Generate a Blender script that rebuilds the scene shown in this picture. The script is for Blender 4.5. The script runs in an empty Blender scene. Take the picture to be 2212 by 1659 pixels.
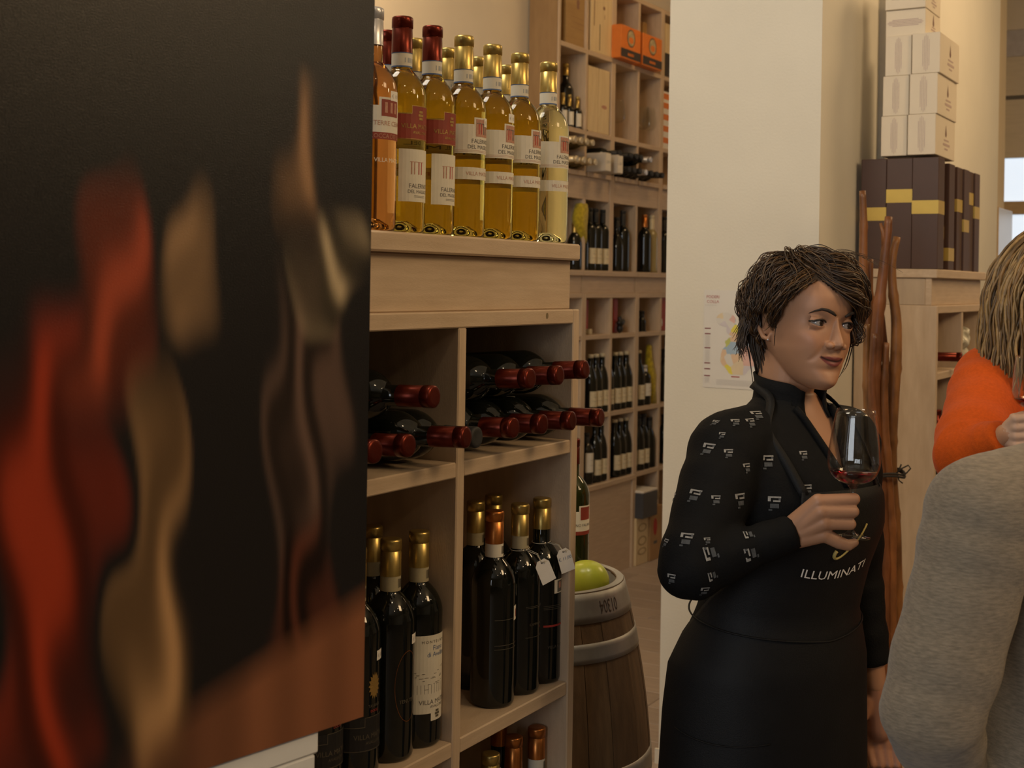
import bpy, bmesh, math, random
import numpy as np
from mathutils import Vector, Matrix
from mathutils.bvhtree import BVHTree
random.seed(7); np.random.seed(7)
SC = bpy.context.scene
COL = SC.collection
# ------------------------------------------------------------------ camera
FPX, CXP, HYP, ROLL, HC = 2800.0, 1106.0, 609.0, 0.016, 1.55
cd = bpy.data.cameras.new('camera'); cam = bpy.data.objects.new('camera', cd); COL.objects.link(cam)
cam.location = (0, 0, HC); cam.rotation_euler = (math.pi/2, -ROLL, 0)
cd.sensor_width = 36; cd.lens = FPX/2212*36; cd.shift_y = -(829.5-HYP)/2212
cd.dof.use_dof = True; cd.dof.focus_distance = 2.22; cd.dof.aperture_fstop = 9.0
cd.clip_start = .05
SC.camera = cam
SC.view_settings.view_transform = 'Standard'; SC.view_settings.look = 'None'
SC.view_settings.gamma = 1; SC.view_settings.use_curve_mapping = False
SC.view_settings.exposure = 0.0
# ------------------------------------------------------------------ frames: U runs along the shelves, V points out of their fronts
ANG = math.atan(1694/2800.)
U = np.array([math.sin(ANG), math.cos(ANG), 0]); W = np.array([math.cos(ANG), -math.sin(ANG), 0])
RZ = math.atan2(U[1], U[0])          # local x = along shelf, local y = into the shelf
RB = math.atan2(W[1], W[0])          # things whose local x faces out of the shelf
BO = np.array([.71, 7.131, 0]); FO = np.array([.122, 2.317, 0]); KO = np.array([1.345, 4.10, 0])
def fr(o, t, v, z): q = o+U*t+W*v; return (float(q[0]), float(q[1]), float(z))
def at(px, py, Y):
    xi = (px-CXP)/FPX; yi = (HYP-py)/FPX; c, s = math.cos(ROLL), math.sin(ROLL)
    return np.array([(xi*c-yi*s)*Y, Y, HC+(xi*s+yi*c)*Y])
# ------------------------------------------------------------------ world and lamps
wd = bpy.data.worlds.new('world'); SC.world = wd; wd.use_nodes = True
wd.node_tree.nodes['Background'].inputs[0].default_value = (.9, .8, .66, 1)
wd.node_tree.nodes['Background'].inputs[1].default_value = .02
def light(name, kind, loc, power, color, size=.1, target=None, sizey=None, spot=None, blend=.5):
    l = bpy.data.lights.new(name, kind); l.energy = power; l.color = color
    if kind == 'AREA':
        l.size = size
        if sizey: l.shape = 'RECTANGLE'; l.size_y = sizey
    else: l.shadow_soft_size = size
    if spot: l.spot_size = spot; l.spot_blend = blend
    o = bpy.data.objects.new(name, l); COL.objects.link(o); o.location = loc
    if target is not None:
        o.rotation_euler = (Vector(target)-Vector(loc)).to_track_quat('-Z', 'Y').to_euler()
    o['kind'] = 'helper'
    return o
WARM = (1.0, .68, .36); WARM2 = (1.0, .76, .48); COOL = (.90, .95, 1.0)
light('shop_window_daylight', 'AREA', (-2.2, -2.6, 2.0), 74, COOL, 2.4, (.6, 3.2, 1.3), 1.8)
light('ceiling_lamp_row', 'AREA', (2.6, .9, 3.2), 31, WARM, .8, (1.2, 3.2, 1.2), .8)
light('ceiling_lamp_mid', 'AREA', (2.9, 4.6, 3.2), 24, WARM, .9, (1.6, 5.2, .9), .9)
light('ceiling_lamp_back', 'AREA', (1.9, 6.2, 3.3), 31, (1.0, .63, .29), .8, (.7, 7.0, 1.6), .8)
light('aisle_lamp', 'AREA', (-.7, 2.0, 3.25), 21, (1.0, .88, .70), .6, (.75, 4.1, 1.7), .6)
light('ceiling_lamp_left', 'AREA', (-.4, 4.6, 3.3), 13, WARM, .7, (-.4, 5.4, 1.6), .7)
for i, (x, y) in enumerate([(1.75, .6), (1.2, -.3), (.3, .9)]):
    light('spot_lamp', 'POINT', (x, y, 2.95), 4.6, WARM2, .045)
light('spot_lamp', 'POINT', (2.46, 1.685, 2.44), 13, WARM2, .07)
light('barrel_spot', 'SPOT', (.35, 2.2, 3.1), 26, (1, .9, .7), .03, (.12, 2.68, 1.0), spot=math.radians(18), blend=.6)
# ------------------------------------------------------------------ materials
MATS = {}
def nodes_of(name):
    m = bpy.data.materials.new(name); m.use_nodes = True
    nt = m.node_tree; return m, nt, nt.nodes['Principled BSDF']
def setp(b, **k):
    al = {'rough': 'Roughness', 'metal': 'Metallic', 'trans': 'Transmission Weight', 'ior': 'IOR', 'spec': 'Specular IOR Level', 'coat': 'Coat Weight', 'coat_rough': 'Coat Roughness', 'sheen': 'Sheen Weight', 'sss': 'Subsurface Weight', 'estr': 'Emission Strength', 'alpha': 'Alpha'}
    for a, v in k.items():
        if a == 'emit': b.inputs['Emission Color'].default_value = (*v, 1)
        else: b.inputs[al[a]].default_value = v
def mat(name, col, var=.12, scale=20, bump=0, bscale=200, stretch=(1, 1, 1), col2=None, coords='Object', **k):
    """principled with noise colour variation and fine relief"""
    if name in MATS: return MATS[name]
    m, nt, b = nodes_of(name); N, L = nt.nodes, nt.links
    setp(b, **{**dict(rough=.55), **k})
    tc = N.new('ShaderNodeTexCoord'); mp = N.new('ShaderNodeMapping'); mp.inputs['Scale'].default_value = stretch
    L.new(tc.outputs[coords], mp.inputs[0])
    if var > 0 or col2:
        nz = N.new('ShaderNodeTexNoise'); nz.inputs['Scale'].default_value = scale; nz.inputs['Detail'].default_value = 5
        L.new(mp.outputs[0], nz.inputs['Vector'])
        rp = N.new('ShaderNodeValToRGB'); rp.color_ramp.elements[0].position = .3; rp.color_ramp.elements[1].position = .7
        c2 = col2 or tuple(c*(1-var) for c in col); c1 = col if col2 else tuple(min(1, c*(1+var*.6)) for c in col)
        rp.color_ramp.elements[0].color = (*c2, 1); rp.color_ramp.elements[1].color = (*c1, 1)
        L.new(nz.outputs['Fac'], rp.inputs[0]); L.new(rp.outputs[0], b.inputs['Base Color'])
    else: b.inputs['Base Color'].default_value = (*col, 1)
    if bump:
        n2 = N.new('ShaderNodeTexNoise'); n2.inputs['Scale'].default_value = bscale; n2.inputs['Detail'].default_value = 3
        L.new(mp.outputs[0], n2.inputs['Vector'])
        bp = N.new('ShaderNodeBump'); bp.inputs['Strength'].default_value = bump; bp.inputs['Distance'].default_value = .002
        L.new(n2.outputs['Fac'], bp.inputs['Height']); L.new(bp.outputs[0], b.inputs['Normal'])
    MATS[name] = m; return m
def vcol(name, **k):
    if name in MATS: return MATS[name]
    m, nt, b = nodes_of(name); setp(b, **{**dict(rough=.5), **k})
    a = nt.nodes.new('ShaderNodeVertexColor'); a.layer_name = 'Col'
    nt.links.new(a.outputs[0], b.inputs['Base Color'])
    MATS[name] = m; return m
WOODC = (.58, .45, .315)
wood = mat('limed_wood', (.60, .465, .33), scale=7, col2=(.50, .375, .255), stretch=(1.2, 6, 14), bump=.25, bscale=90, rough=.5)
woodv = mat('limed_wood_upright', (.60, .465, .33), scale=7, col2=(.50, .375, .255), stretch=(14, 6, 1.2), bump=.25, bscale=90, rough=.5)
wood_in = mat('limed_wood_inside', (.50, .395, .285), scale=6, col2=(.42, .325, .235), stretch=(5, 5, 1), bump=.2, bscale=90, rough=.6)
wallm = mat('wall_plaster', (.70, .63, .52), var=.05, scale=3, bump=.25, bscale=120, rough=.85)
wallw = mat('pillar_plaster', (.74, .71, .62), var=.04, scale=3, bump=.25, bscale=140, rough=.8)
ceilm = mat('ceiling_plaster', (.75, .70, .6), var=.04, scale=3, rough=.9)
blackglass = mat('dark_bottle_glass', (.006, .007, .005), var=0, rough=.06, spec=.55)
olive = mat('olive_bottle_glass', (.022, .025, .005), var=0, rough=.08, spec=.6)
gold = mat('gold_foil', (.52, .38, .12), var=.15, scale=60, rough=.32, metal=.85)
copper = mat('copper_foil', (.55, .20, .05), var=.15, scale=60, rough=.3, metal=.85)
redfoil = mat('red_foil', (.135, .016, .006), var=.25, scale=50, rough=.3, metal=.75)
whitefoil = mat('silver_foil', (.62, .62, .64), var=.1, scale=60, rough=.3, metal=.6)
blackfoil = mat('black_dusty_foil', (.02, .02, .02), var=.4, scale=50, rough=.6)
paper = mat('label_paper', (.72, .68, .58), var=.05, scale=40, rough=.7)
cream = mat('label_cream', (.66, .58, .40), var=.12, scale=60, rough=.7)
redlab = mat('label_red', (.26, .035, .018), var=.1, scale=40, rough=.6)
blacklab = mat('label_black', (.012, .012, .013), var=.1, scale=40, rough=.45)
goldink = mat('ink_gold', (.42, .27, .08), var=0, rough=.4, metal=.5)
greyink = mat('ink_grey', (.12, .11, .10), var=0, rough=.7)
dimink = mat('ink_dim', (.10, .085, .06), var=0, rough=.6)
redink = mat('ink_red', (.40, .04, .03), var=0, rough=.6)
blueink = mat('ink_blue', (.08, .14, .30), var=0, rough=.6)
whiteink = mat('ink_white', (.78, .75, .70), var=0, rough=.7)
pinklab = mat('label_pink', (.50, .26, .18), var=.25, scale=150, rough=.7)
tagm = mat('tag_white', (.82, .80, .76), var=.03, scale=60, rough=.6)
def glassm(name, col, rough=.0, ior=1.36):
    m, nt, b = nodes_of(name); b.inputs['Base Color'].default_value = (*col, 1)
    setp(b, rough=rough, trans=1.0, ior=ior); MATS[name] = m; return m
wine_gold = glassm('bottle_of_golden_wine', (.62, .465, .085))
wine_amber = glassm('bottle_of_amber_wine', (.52, .225, .05))
wine_pale = glassm('bottle_of_pale_wine', (.80, .75, .38))
def thin_glass(name):
    m = bpy.data.materials.new(name); m.use_nodes = True; nt = m.node_tree; nt.nodes.remove(nt.nodes['Principled BSDF'])
    tr = nt.nodes.new('ShaderNodeBsdfTransparent'); tr.inputs[0].default_value = (.97, .975, .97, 1); gl = nt.nodes.new('ShaderNodeBsdfGlossy'); gl.inputs['Roughness'].default_value = .02
    lw = nt.nodes.new('ShaderNodeLayerWeight'); pwn = nt.nodes.new('ShaderNodeMath'); pwn.operation = 'POWER'; pwn.inputs[1].default_value = 3.5; fz = nt.nodes.new('ShaderNodeMath'); fz.operation = 'MULTIPLY_ADD'; fz.inputs[1].default_value = .55; fz.inputs[2].default_value = .045; nt.links.new(lw.outputs['Facing'], pwn.inputs[0]); nt.links.new(pwn.outputs[0], fz.inputs[0]); mx = nt.nodes.new('ShaderNodeMixShader')
    nt.links.new(fz.outputs[0], mx.inputs[0]); nt.links.new(tr.outputs[0], mx.inputs[1]); nt.links.new(gl.outputs[0], mx.inputs[2]); nt.links.new(mx.outputs[0], nt.nodes['Material Output'].inputs[0])
    MATS[name] = m; return m
clear = thin_glass('clear_glass')
redwine = glassm('red_wine', (.24, .006, .013), ior=1.33)
# ------------------------------------------------------------------ mesh helpers
def me(name, V, F, m=None, smooth=False):
    d = bpy.data.meshes.new(name); d.from_pydata([tuple(map(float, v)) for v in V], [], [tuple(int(i) for i in f) for f in F])
    if m: d.materials.append(m)
    if smooth: d.polygons.foreach_set('use_smooth', [True]*len(d.polygons))
    d.update(); return d
def ob(name, data, parent=None, loc=(0, 0, 0), rot=(0, 0, 0)):
    o = bpy.data.objects.new(name, data); COL.objects.link(o); o.location = loc; o.rotation_euler = rot
    if parent: o.parent = parent
    return o
def empty(name, loc=(0, 0, 0), rz=0, label=None, cat=None, group=None, kind=None, rot=None):
    o = ob(name, None, None, loc, rot or (0, 0, rz)); o.empty_display_size = .05
    return tag(o, label, cat, group, kind)
def tag(o, label=None, cat=None, group=None, kind=None):
    if label: o['label'] = label
    if cat: o['category'] = cat
    if group: o['group'] = group
    if kind: o['kind'] = kind
    return o
BOXC = {}
def boxm(dx, dy, dz, m, bev=.002):
    k = (round(dx, 4), round(dy, 4), round(dz, 4), m.name, bev)
    if k in BOXC: return BOXC[k]
    b = min(bev, dx*.3, dy*.3, dz*.3)
    V, F = [], []
    if b <= 0:
        V = [(x, y, z) for x in (0, dx) for y in (0, dy) for z in (0, dz)]
        F = [(0, 1, 3, 2), (4, 6, 7, 5), (0, 4, 5, 1), (2, 3, 7, 6), (0, 2, 6, 4), (1, 5, 7, 3)]
    else:
        bm = bmesh.new(); bmesh.ops.create_cube(bm, size=1)
        for v in bm.verts: v.co = Vector(((v.co.x+.5)*dx, (v.co.y+.5)*dy, (v.co.z+.5)*dz))
        bmesh.ops.bevel(bm, geom=bm.edges[:], offset=b, segments=1, affect='EDGES')
        d = bpy.data.meshes.new('box'); bm.to_mesh(d); bm.free(); d.materials.append(m); BOXC[k] = d; return d
    d = me('box', V, F, m); BOXC[k] = d; return d
def box(name, x0, x1, y0, y1, z0, z1, m, parent=None, bev=.002):
    """box by local bounds; the object sits at its own minimum corner"""
    return ob(name, boxm(x1-x0, y1-y0, z1-z0, m, bev), parent, (x0, y0, z0))
def lathe(prof, n=32, a0=0, a1=2*math.pi):
    full = abs(a1-a0-2*math.pi) < 1e-6; k = n if full else n+1
    V = [(r*math.cos(a0+(a1-a0)*j/n), r*math.sin(a0+(a1-a0)*j/n), z) for r, z in prof for j in range(k)]
    F = []
    for i in range(len(prof)-1):
        for j in range(n):
            j2 = (j+1) % k if full else j+1
            F.append((i*k+j, i*k+j2, (i+1)*k+j2, (i+1)*k+j))
    return V, F
def tube(pts, rad, n=6, cap=True):
    P = np.array(pts, float); m = len(P); R = np.full(m, rad) if np.isscalar(rad) else np.array(rad)
    T = np.gradient(P, axis=0); T /= np.linalg.norm(T, axis=1)[:, None]+1e-12
    up = np.array([0, 0, 1.]) if abs(T[0][2]) < .9 else np.array([1., 0, 0])
    V = []
    nrm = np.cross(T[0], up); nrm /= np.linalg.norm(nrm)
    for i in range(m):
        nrm = nrm-T[i]*np.dot(nrm, T[i]); nrm /= np.linalg.norm(nrm)+1e-12
        b = np.cross(T[i], nrm)
        for j in range(n):
            a = 2*math.pi*j/n; V.append(P[i]+R[i]*(nrm*math.cos(a)+b*math.sin(a)))
    F = [(i*n+j, i*n+(j+1) % n, (i+1)*n+(j+1) % n, (i+1)*n+j) for i in range(m-1) for j in range(n)]
    if cap: F += [tuple(range(n))[::-1], tuple((m-1)*n+j for j in range(n))]
    return V, F
def loft(rings, closed=True, cap=True):
    n = len(rings[0]); V = [p for r in rings for p in r]; F = []
    for i in range(len(rings)-1):
        for j in range(n if closed else n-1):
            F.append((i*n+j, i*n+(j+1) % n, (i+1)*n+(j+1) % n, (i+1)*n+j))
    if cap and closed: F += [tuple(range(n))[::-1], tuple((len(rings)-1)*n+j for j in range(n))]
    return V, F
def join(parts):
    V, F = [], []
    for v, f in parts:
        o = len(V); V += list(v); F += [tuple(i+o for i in q) for q in f]
    return V, F
def xf(vf, M):
    v, f = vf; return [tuple(M @ Vector(p)) for p in v], f
def capsule(p, q, r0, r1, n=14):
    p = np.array(p, float); q = np.array(q, float); d = q-p; L = np.linalg.norm(d)+1e-9; d = d/L
    prof = [(max(1e-4, r0*math.cos(a)), r0*math.sin(a)) for a in np.linspace(-math.pi/2, 0, 6)]+[(max(1e-4, r1*math.cos(a)), L+r1*math.sin(a)) for a in np.linspace(0, math.pi/2, 6)]
    v, f = lathe(prof, n); f = f+[tuple(range(n))[::-1], tuple((len(prof)-1)*n+j for j in range(n))]
    M = Matrix.Translation(Vector(p)) @ Vector(d).to_track_quat('Z', 'Y').to_matrix().to_4x4()
    return xf((v, f), M)
def ellipsoid(c, r, n=20, M=None):
    prof = [(max(1e-4, math.cos(a)), math.sin(a)) for a in np.linspace(-math.pi/2, math.pi/2, n//2+1)]
    v, f = lathe(prof, n); f = f+[tuple(range(n))[::-1], tuple((len(prof)-1)*n+j for j in range(n))]
    T = Matrix.Translation(Vector(c)) @ (M or Matrix.Identity(4)) @ Matrix.Diagonal((*r, 1))
    return xf((v, f), T)
def lap(V, E, it=3, lam=.5):
    V = np.array(V); deg = np.bincount(E.ravel(), minlength=len(V))[:, None]
    for _ in range(it):
        s = np.zeros_like(V)
        for c in range(3):
            s[:, c] = np.bincount(E[:, 0], V[E[:, 1], c], len(V))+np.bincount(E[:, 1], V[E[:, 0], c], len(V))
        V = V+lam*(s/np.maximum(deg, 1)-V)
    return V
def remesh(vf, voxel, smooth=3, lam=.5):
    """union of closed shapes as one continuous surface"""
    d = me('tmp', vf[0], vf[1]); o = bpy.data.objects.new('tmp', d); COL.objects.link(o)
    md = o.modifiers.new('r', 'REMESH'); md.mode = 'VOXEL'; md.voxel_size = voxel; md.adaptivity = 0
    dg = bpy.context.evaluated_depsgraph_get(); e = o.evaluated_get(dg).to_mesh()
    V = np.empty(len(e.vertices)*3); e.vertices.foreach_get('co', V); V = V.reshape(-1, 3)
    E = np.empty(len(e.edges)*2, dtype=np.int64); e.edges.foreach_get('vertices', E); E = E.reshape(-1, 2)
    F = [tuple(p.vertices) for p in e.polygons]
    bpy.data.objects.remove(o); bpy.data.meshes.remove(d)
    return lap(V, E, smooth, lam), F
def colattr(d, cols):
    a = d.color_attributes.new('Col', 'FLOAT_COLOR', 'POINT')
    a.data.foreach_set('color', np.concatenate([np.asarray(cols, float), np.ones((len(cols), 1))], 1).ravel())
TXT = {}
def text2d(s, size):
    """lettering as flat polygons, centred on x"""
    k = (s, size)
    if k in TXT: return TXT[k]
    c = bpy.data.curves.new('t', 'FONT'); c.body = s; c.size = size; c.align_x = 'CENTER'; c.resolution_u = 2
    o = bpy.data.objects.new('t', c); COL.objects.link(o)
    e = o.evaluated_get(bpy.context.evaluated_depsgraph_get()).to_mesh()
    V = [tuple(v.co) for v in e.vertices]; F = [tuple(p.vertices) for p in e.polygons]
    bpy.data.objects.remove(o); bpy.data.curves.remove(c)
    TXT[k] = (V, F); return TXT[k]
def text_on_cyl(s, size, r, z, th=0, squeeze=1):
    V, F = text2d(s, size)
    return [(r*math.cos(th+x*squeeze/r), r*math.sin(th+x*squeeze/r), z+y) for x, y, _ in V], F
def text_flat(s, size, M):
    V, F = text2d(s, size); return [tuple(M @ Vector((x, y, 0))) for x, y, _ in V], F
def merge_mesh(name, groups, smooth=False):
    """groups: [(vf, material)] -> one mesh with material slots"""
    V, F, I = [], [], []; ms = []
    for (v, f), m in groups:
        if m not in ms: ms.append(m)
        o = len(V); V += list(v); F += [tuple(i+o for i in q) for q in f]; I += [ms.index(m)]*len(f)
    d = me(name, V, F, None, smooth)
    for m in ms: d.materials.append(m)
    d.polygons.foreach_set('material_index', I); return d
# ------------------------------------------------------------------ the room (B frame: t along U, v along W, origin at the back shelves)
def room_box(name, t0, t1, v0, v1, z0, z1, m, parent=None, bev=0):
    o = ob(name, boxm(t1-t0, v1-v0, z1-z0, m, bev), None, fr(BO, t0, v1, z0), (0, 0, RZ))
    tag(o, kind='structure'); return o
TMIN, TMAX, VMIN, VMAX, ZC = -12.5, 2.3, -.18, 9.0, 3.55
floorm = mat('floor_base', (.20, .15, .11), var=.2, scale=4, rough=.6)
plankm = [mat('floor_plank_%d' % i, c, scale=5, stretch=(9, 1, 1), bump=.3, bscale=60, rough=.42) for i, c in enumerate([(.40, .32, .26), (.37, .295, .24), (.43, .345, .28)])]
floor = room_box('floor', TMIN, TMAX, VMIN, VMAX, -.05, 0, floorm)
k = 0
for i in range(26):
    t = -3.75+i*.162; off = (i*37 % 100)/100*.9
    v = -.1-off
    while v < 2.25:
        a, b = max(v, -.1), min(v+.897, 2.25)
        if b-a > .12:
            # local to floor object: x = t-TMIN, y = VMAX - v
            p = ob('plank', boxm(.158, b-a, .006, plankm[k % 3], .0015), floor, (t-TMIN, VMAX-b, .046)); k += 1
        v += .90
room_box('ceiling', TMIN, TMAX, VMIN, VMAX, ZC, ZC+.05, ceilm)
room_box('wall_left', TMIN, TMAX, VMIN-.1, VMIN, 0, ZC, wallm)
room_box('wall_right', TMIN, TMAX, VMAX, VMAX+.1, 0, ZC, wallm)
room_box('wall_behind', TMIN-.1, TMIN, VMIN-.1, VMAX+.1, 0, ZC, wallm)
# far end wall with a window, built from four pieces round the opening
wv0, wv1, wz0, wz1 = 1.28, 2.6, 1.35, 3.22
we = empty('wall_end', fr(BO, TMAX, 0, 0), RZ, kind='structure')
def ew(name, v0, v1, z0, z1, m, x0=0, x1=.12, parent=we, bev=0):
    return box(name, x0, x1, -v1, -v0, z0, z1, m, parent, bev)
ew('panel', VMIN, wv0, 0, ZC, wallm); ew('panel', wv1, VMAX, 0, ZC, wallm)
ew('panel', wv0, wv1, 0, wz0, wallm); ew('panel', wv0, wv1, wz1, ZC, wallm)
frm = mat('window_timber', (.50, .36, .19), var=.15, scale=8, stretch=(1, 1, 6), rough=.5)
skym = nodes_of('daylight_pane'); skym[2].inputs['Base Color'].default_value = (.7, .8, .9, 1); setp(skym[2], rough=.1, emit=(.74, .86, 1.0), estr=.85); skym = skym[0]
win = empty('window_1', fr(BO, TMAX, 0, 0), RZ, kind='structure')
ew('pane', wv0+.05, wv1-.05, 2.12, 2.40, skym, .06, .066, win); ew('pane', wv0+.05, wv1-.05, wz0+.04, 2.035, skym, .06, .066, win)
for a, b in ((wv0, wv0+.05), (wv1-.05, wv1)): ew('frame', a, b, wz0, wz1, frm, .02, .10, win, .004)
ew('frame', wv0, wv1, 2.035, 2.12, frm, .015, .10, win, .004); ew('sill', wv0, wv1, wz0, wz0+.04, frm, -.06, .12, win, .004)
blind = mat('linen_blind', (.62, .55, .43), var=.06, scale=6, stretch=(1, 1, 10), rough=.85)
ew('blind', wv0+.05, wv1-.05, 2.40, 2.78, blind, .03, .045, win); ew('blind', wv0+.05, wv1-.05, 2.80, 3.05, blind, .02, .05, win); ew('blind_rail', wv0+.05, wv1-.05, 2.775, 2.80, greyink, .028, .05, win); ew('valance', wv0+.05, wv1-.05, 3.05, 3.22, mat('valance_grey', (.50, .48, .50), rough=.8), .01, .05, win)
# pillar of the row of arches and the wall that goes on behind the side cabinet
col = room_box('wall_pillar', -2.624, .10, 1.34, 1.843, 0, ZC, wallw)
room_box('wall_jamb', .10, .50, 1.36, 1.80, 0, ZC, mat('jamb_plaster', (.66, .54, .36), var=.05, scale=3, bump=.2, rough=.85))
room_box('baseboard_pillar', -2.632, -2.624, 1.33, 1.85, 0, .05, mat('baseboard_paint', (.72, .68, .58), var=.03, rough=.5))
cond = room_box('trim_conduit', -2.62+.62, -2.62+.645, 1.843, 1.868, 0, ZC, mat('conduit_paint', (.42, .38, .30), var=.05, rough=.6))
# ------------------------------------------------------------------ wine furniture
def wine_unit(name, label, origin, x0, x1, depth, slab=(0, 0), levels=(1.26, .819, .40, .05), th=.024, base=None, fascia_in=.018, divs=None, slab_in=(0, 0), group=None, ztop=1.619):
    r = empty(name, fr(origin, x0, 0, 0), RZ, label, 'wine shelf', group); w = x1-x0; p = .023
    dz = ztop-1.619
    Z = lambda z: z+dz
    box('top_slab', -slab[0], w+slab[1], 0, depth+.01, Z(1.590), ztop, wood, r, .003)
    box('fascia', .004, w-.004, fascia_in, fascia_in+.02, Z(1.503), Z(1.590), wood, r)
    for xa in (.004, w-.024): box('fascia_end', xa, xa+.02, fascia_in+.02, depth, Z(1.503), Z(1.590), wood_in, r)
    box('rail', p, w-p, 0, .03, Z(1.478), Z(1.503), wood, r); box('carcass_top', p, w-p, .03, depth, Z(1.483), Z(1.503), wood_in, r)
    for xa in (0, w-p): box('side_panel', xa, xa+p, 0, depth, 0, Z(1.503), woodv, r)
    divs = divs or [w/2]
    zb = base or .05
    for d in divs: box('divider', d-.011, d+.011, .001, depth-.012, zb, Z(1.478), woodv, r)
    ed = [p]+[q for d in divs for q in (d-.011, d+.011)]+[w-p]
    for c in range(len(divs)+1):
        for z in levels: box('shelf', ed[2*c], ed[2*c+1], .002, depth-.012, z, z+th, wood, r)
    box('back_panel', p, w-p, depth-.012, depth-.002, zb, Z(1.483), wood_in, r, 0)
    if base:
        box('plinth_front', 0.002, w-.002, .012, .03, .0, base-.03, wood, r); box('plinth_moulding', 0, w, -.004, .03, base-.03, base, wood, r, .004)
    return r
fgu = wine_unit('wine_shelf_unit', 'pale limed wood wine shelf nearest the camera, bottles standing on its top slab', FO, -.751, 0, .345, slab=(.009, .0), levels=(1.248, .819, .40, .05), divs=[.374])
kn = me('wood_knot', *lathe([(.0001, .0), (.004, 0), (.0045, -.002)], 14), mat('knot', (.22, .16, .08), rough=.7)); o = ob('wood_knot', kn, fgu, (.751-.118, -.0006, 1.493), (math.pi/2, 0, 0)); o.scale = (.9, 1.3, 1)
cab = wine_unit('side_cabinet', 'pale wooden wine cabinet beside the pillar carrying brown gift boxes', KO, 0, .751, .262, slab=(.003, .0), levels=(1.258, .80, .40, .05), divs=[.376], ztop=1.612)
unl = [wine_unit('low_wine_rack', l, BO, a, b, .17, levels=(1.26, .85), base=.51, divs=[.31], group='base units of the back shelving', ztop=1.615) for a, b, l in [(-1.28, -.66, 'base wine unit of back shelving mostly hidden behind the near shelf'), (-.66, -.04, 'base wine unit of back shelving above the barrel with cream-labelled bottles')]]
unl.append(wine_unit('low_wine_rack', 'base wine unit of back shelving next to the pillar with yellow wrapped bottle', BO, -.04, .58, .17, levels=(1.26, .85, .49), base=None, divs=[.31], group='base units of the back shelving', ztop=1.615))
def upper(x0, x1, label):
    r = empty('high_wine_rack', fr(BO, x0, 0, 0), RZ, label, 'wine shelf', 'upper units of the back shelving'); w = x1-x0; p = .022; D = .17
    for xa in (0, w-p): box('side_panel', xa, xa+p, .005, D, 1.6155, 3.11, woodv, r)
    if x0 < -.9: box('shaded_outer_side', -.004, -.0005, .012, D, 1.6155, 3.11, mat('brown_shaded_side', (.33, .21, .10), scale=6, col2=(.27, .165, .075), stretch=(5, 5, 1), rough=.55), r)  # end panel's brown, darkened so its weaker light sits in the colour
    box('top_board', p, w-p, .005, D, 3.085, 3.11, wood, r)
    for z in (2.71, 2.30, 2.09):
        for a, b in ((p, w/2-.011), (w/2+.011, w-p)): box('shelf', a, b, -.004 if z < 2.1 else .004, D-.01, z, z+.025, wood, r)
    box('fascia', p, w-p, .012, .03, 1.975, 2.09, wood, r)
    for z0, z1 in ((2.115, 3.085), (1.6155, 1.975)): box('divider', w/2-.011, w/2+.011, .006, D-.01, z0, z1, woodv, r)
    box('back_panel', p, w-p, D-.01, D-.001, 1.6155, 3.085, wood_in, r, 0)
    return r
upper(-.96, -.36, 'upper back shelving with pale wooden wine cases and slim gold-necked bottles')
upper(-.36, .25, 'upper back shelving with two orange cartons on its top shelf')
upper(.25, .86, 'upper back shelving cut off by the white pillar edge')
# ------------------------------------------------------------------ bottles
def hit(o, px, py, v):
    P = at(px, py, 1.0)-np.array([0, 0, HC]); q = o+W*v-np.array([0, 0, HC]); q[2] = 0
    k = np.dot(np.array([o[0], o[1], 0])+W*v, W)/np.dot(P*np.array([1, 1, 0]), W)
    X = P*k; return float(np.dot(X[:2]-o[:2], U[:2])), float(X[2]+HC)
def bprof(h=.322, rb=.0375, zs=.202, zn=.244, rn=.0148, solid=False):
    lo = [(.0001, .020), (.010, .0185), (.020, .010), (.028, .0025), (.033, 0), (rb-.001, .0035), (rb, .008)] if solid else [(.0001, .003), (.030, .0005), (.034, 0), (rb-.001, .0035), (rb, .008)]
    sh = [(rb, zs*f) for f in (.3, .6, .9)]+[(rb, zs)]
    for i in range(1, 13):
        a = i/12; sh.append((rn+(rb-rn)*((1-a**2.1)**.95*.9+(1-a)**1.5*.1), zs+(zn-zs)*a))
    sh += [(rn, (zn+h)/2), (rn-.0003, h-.014), (rn+.0003, h-.013), (rn+.0003, h-.002), (rn-.0006, h-.0005), (.0001, h-.0005)]
    return lo+sh
SH = {}
def shape_mesh(key, m, **k):
    kk = (key, m.name)
    if kk not in SH: SH[kk] = me('bottle_'+key, *lathe(bprof(**k), 32), m, True)
    return SH[kk]
CAPM = {}
def capsule_mesh(m, h, rn, L, groove=True):
    k = (m.name, h, rn, L)
    if k not in CAPM:
        r = rn+.0009; p = [(r+.0002, h-L), (r, h-L+.003), (r-.0004, h-.0180), (r-.0011, h-.0175), (r-.0011, h-.0168), (r+.0003, h-.0162), (r+.0004, h-.0035), (r-.0002, h-.0008), (r-.002, h+.0004), (r-.006, h+.0002), (.0001, h+.0001)]
        CAPM[k] = me('capsule', *lathe(p, 28), m, True)
    return CAPM[k]
def patch(r, z0, z1, a0, a1, n=14): return lathe([(r, z0), (r, z1)], n, a0, a1)
LABC = {}
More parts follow.
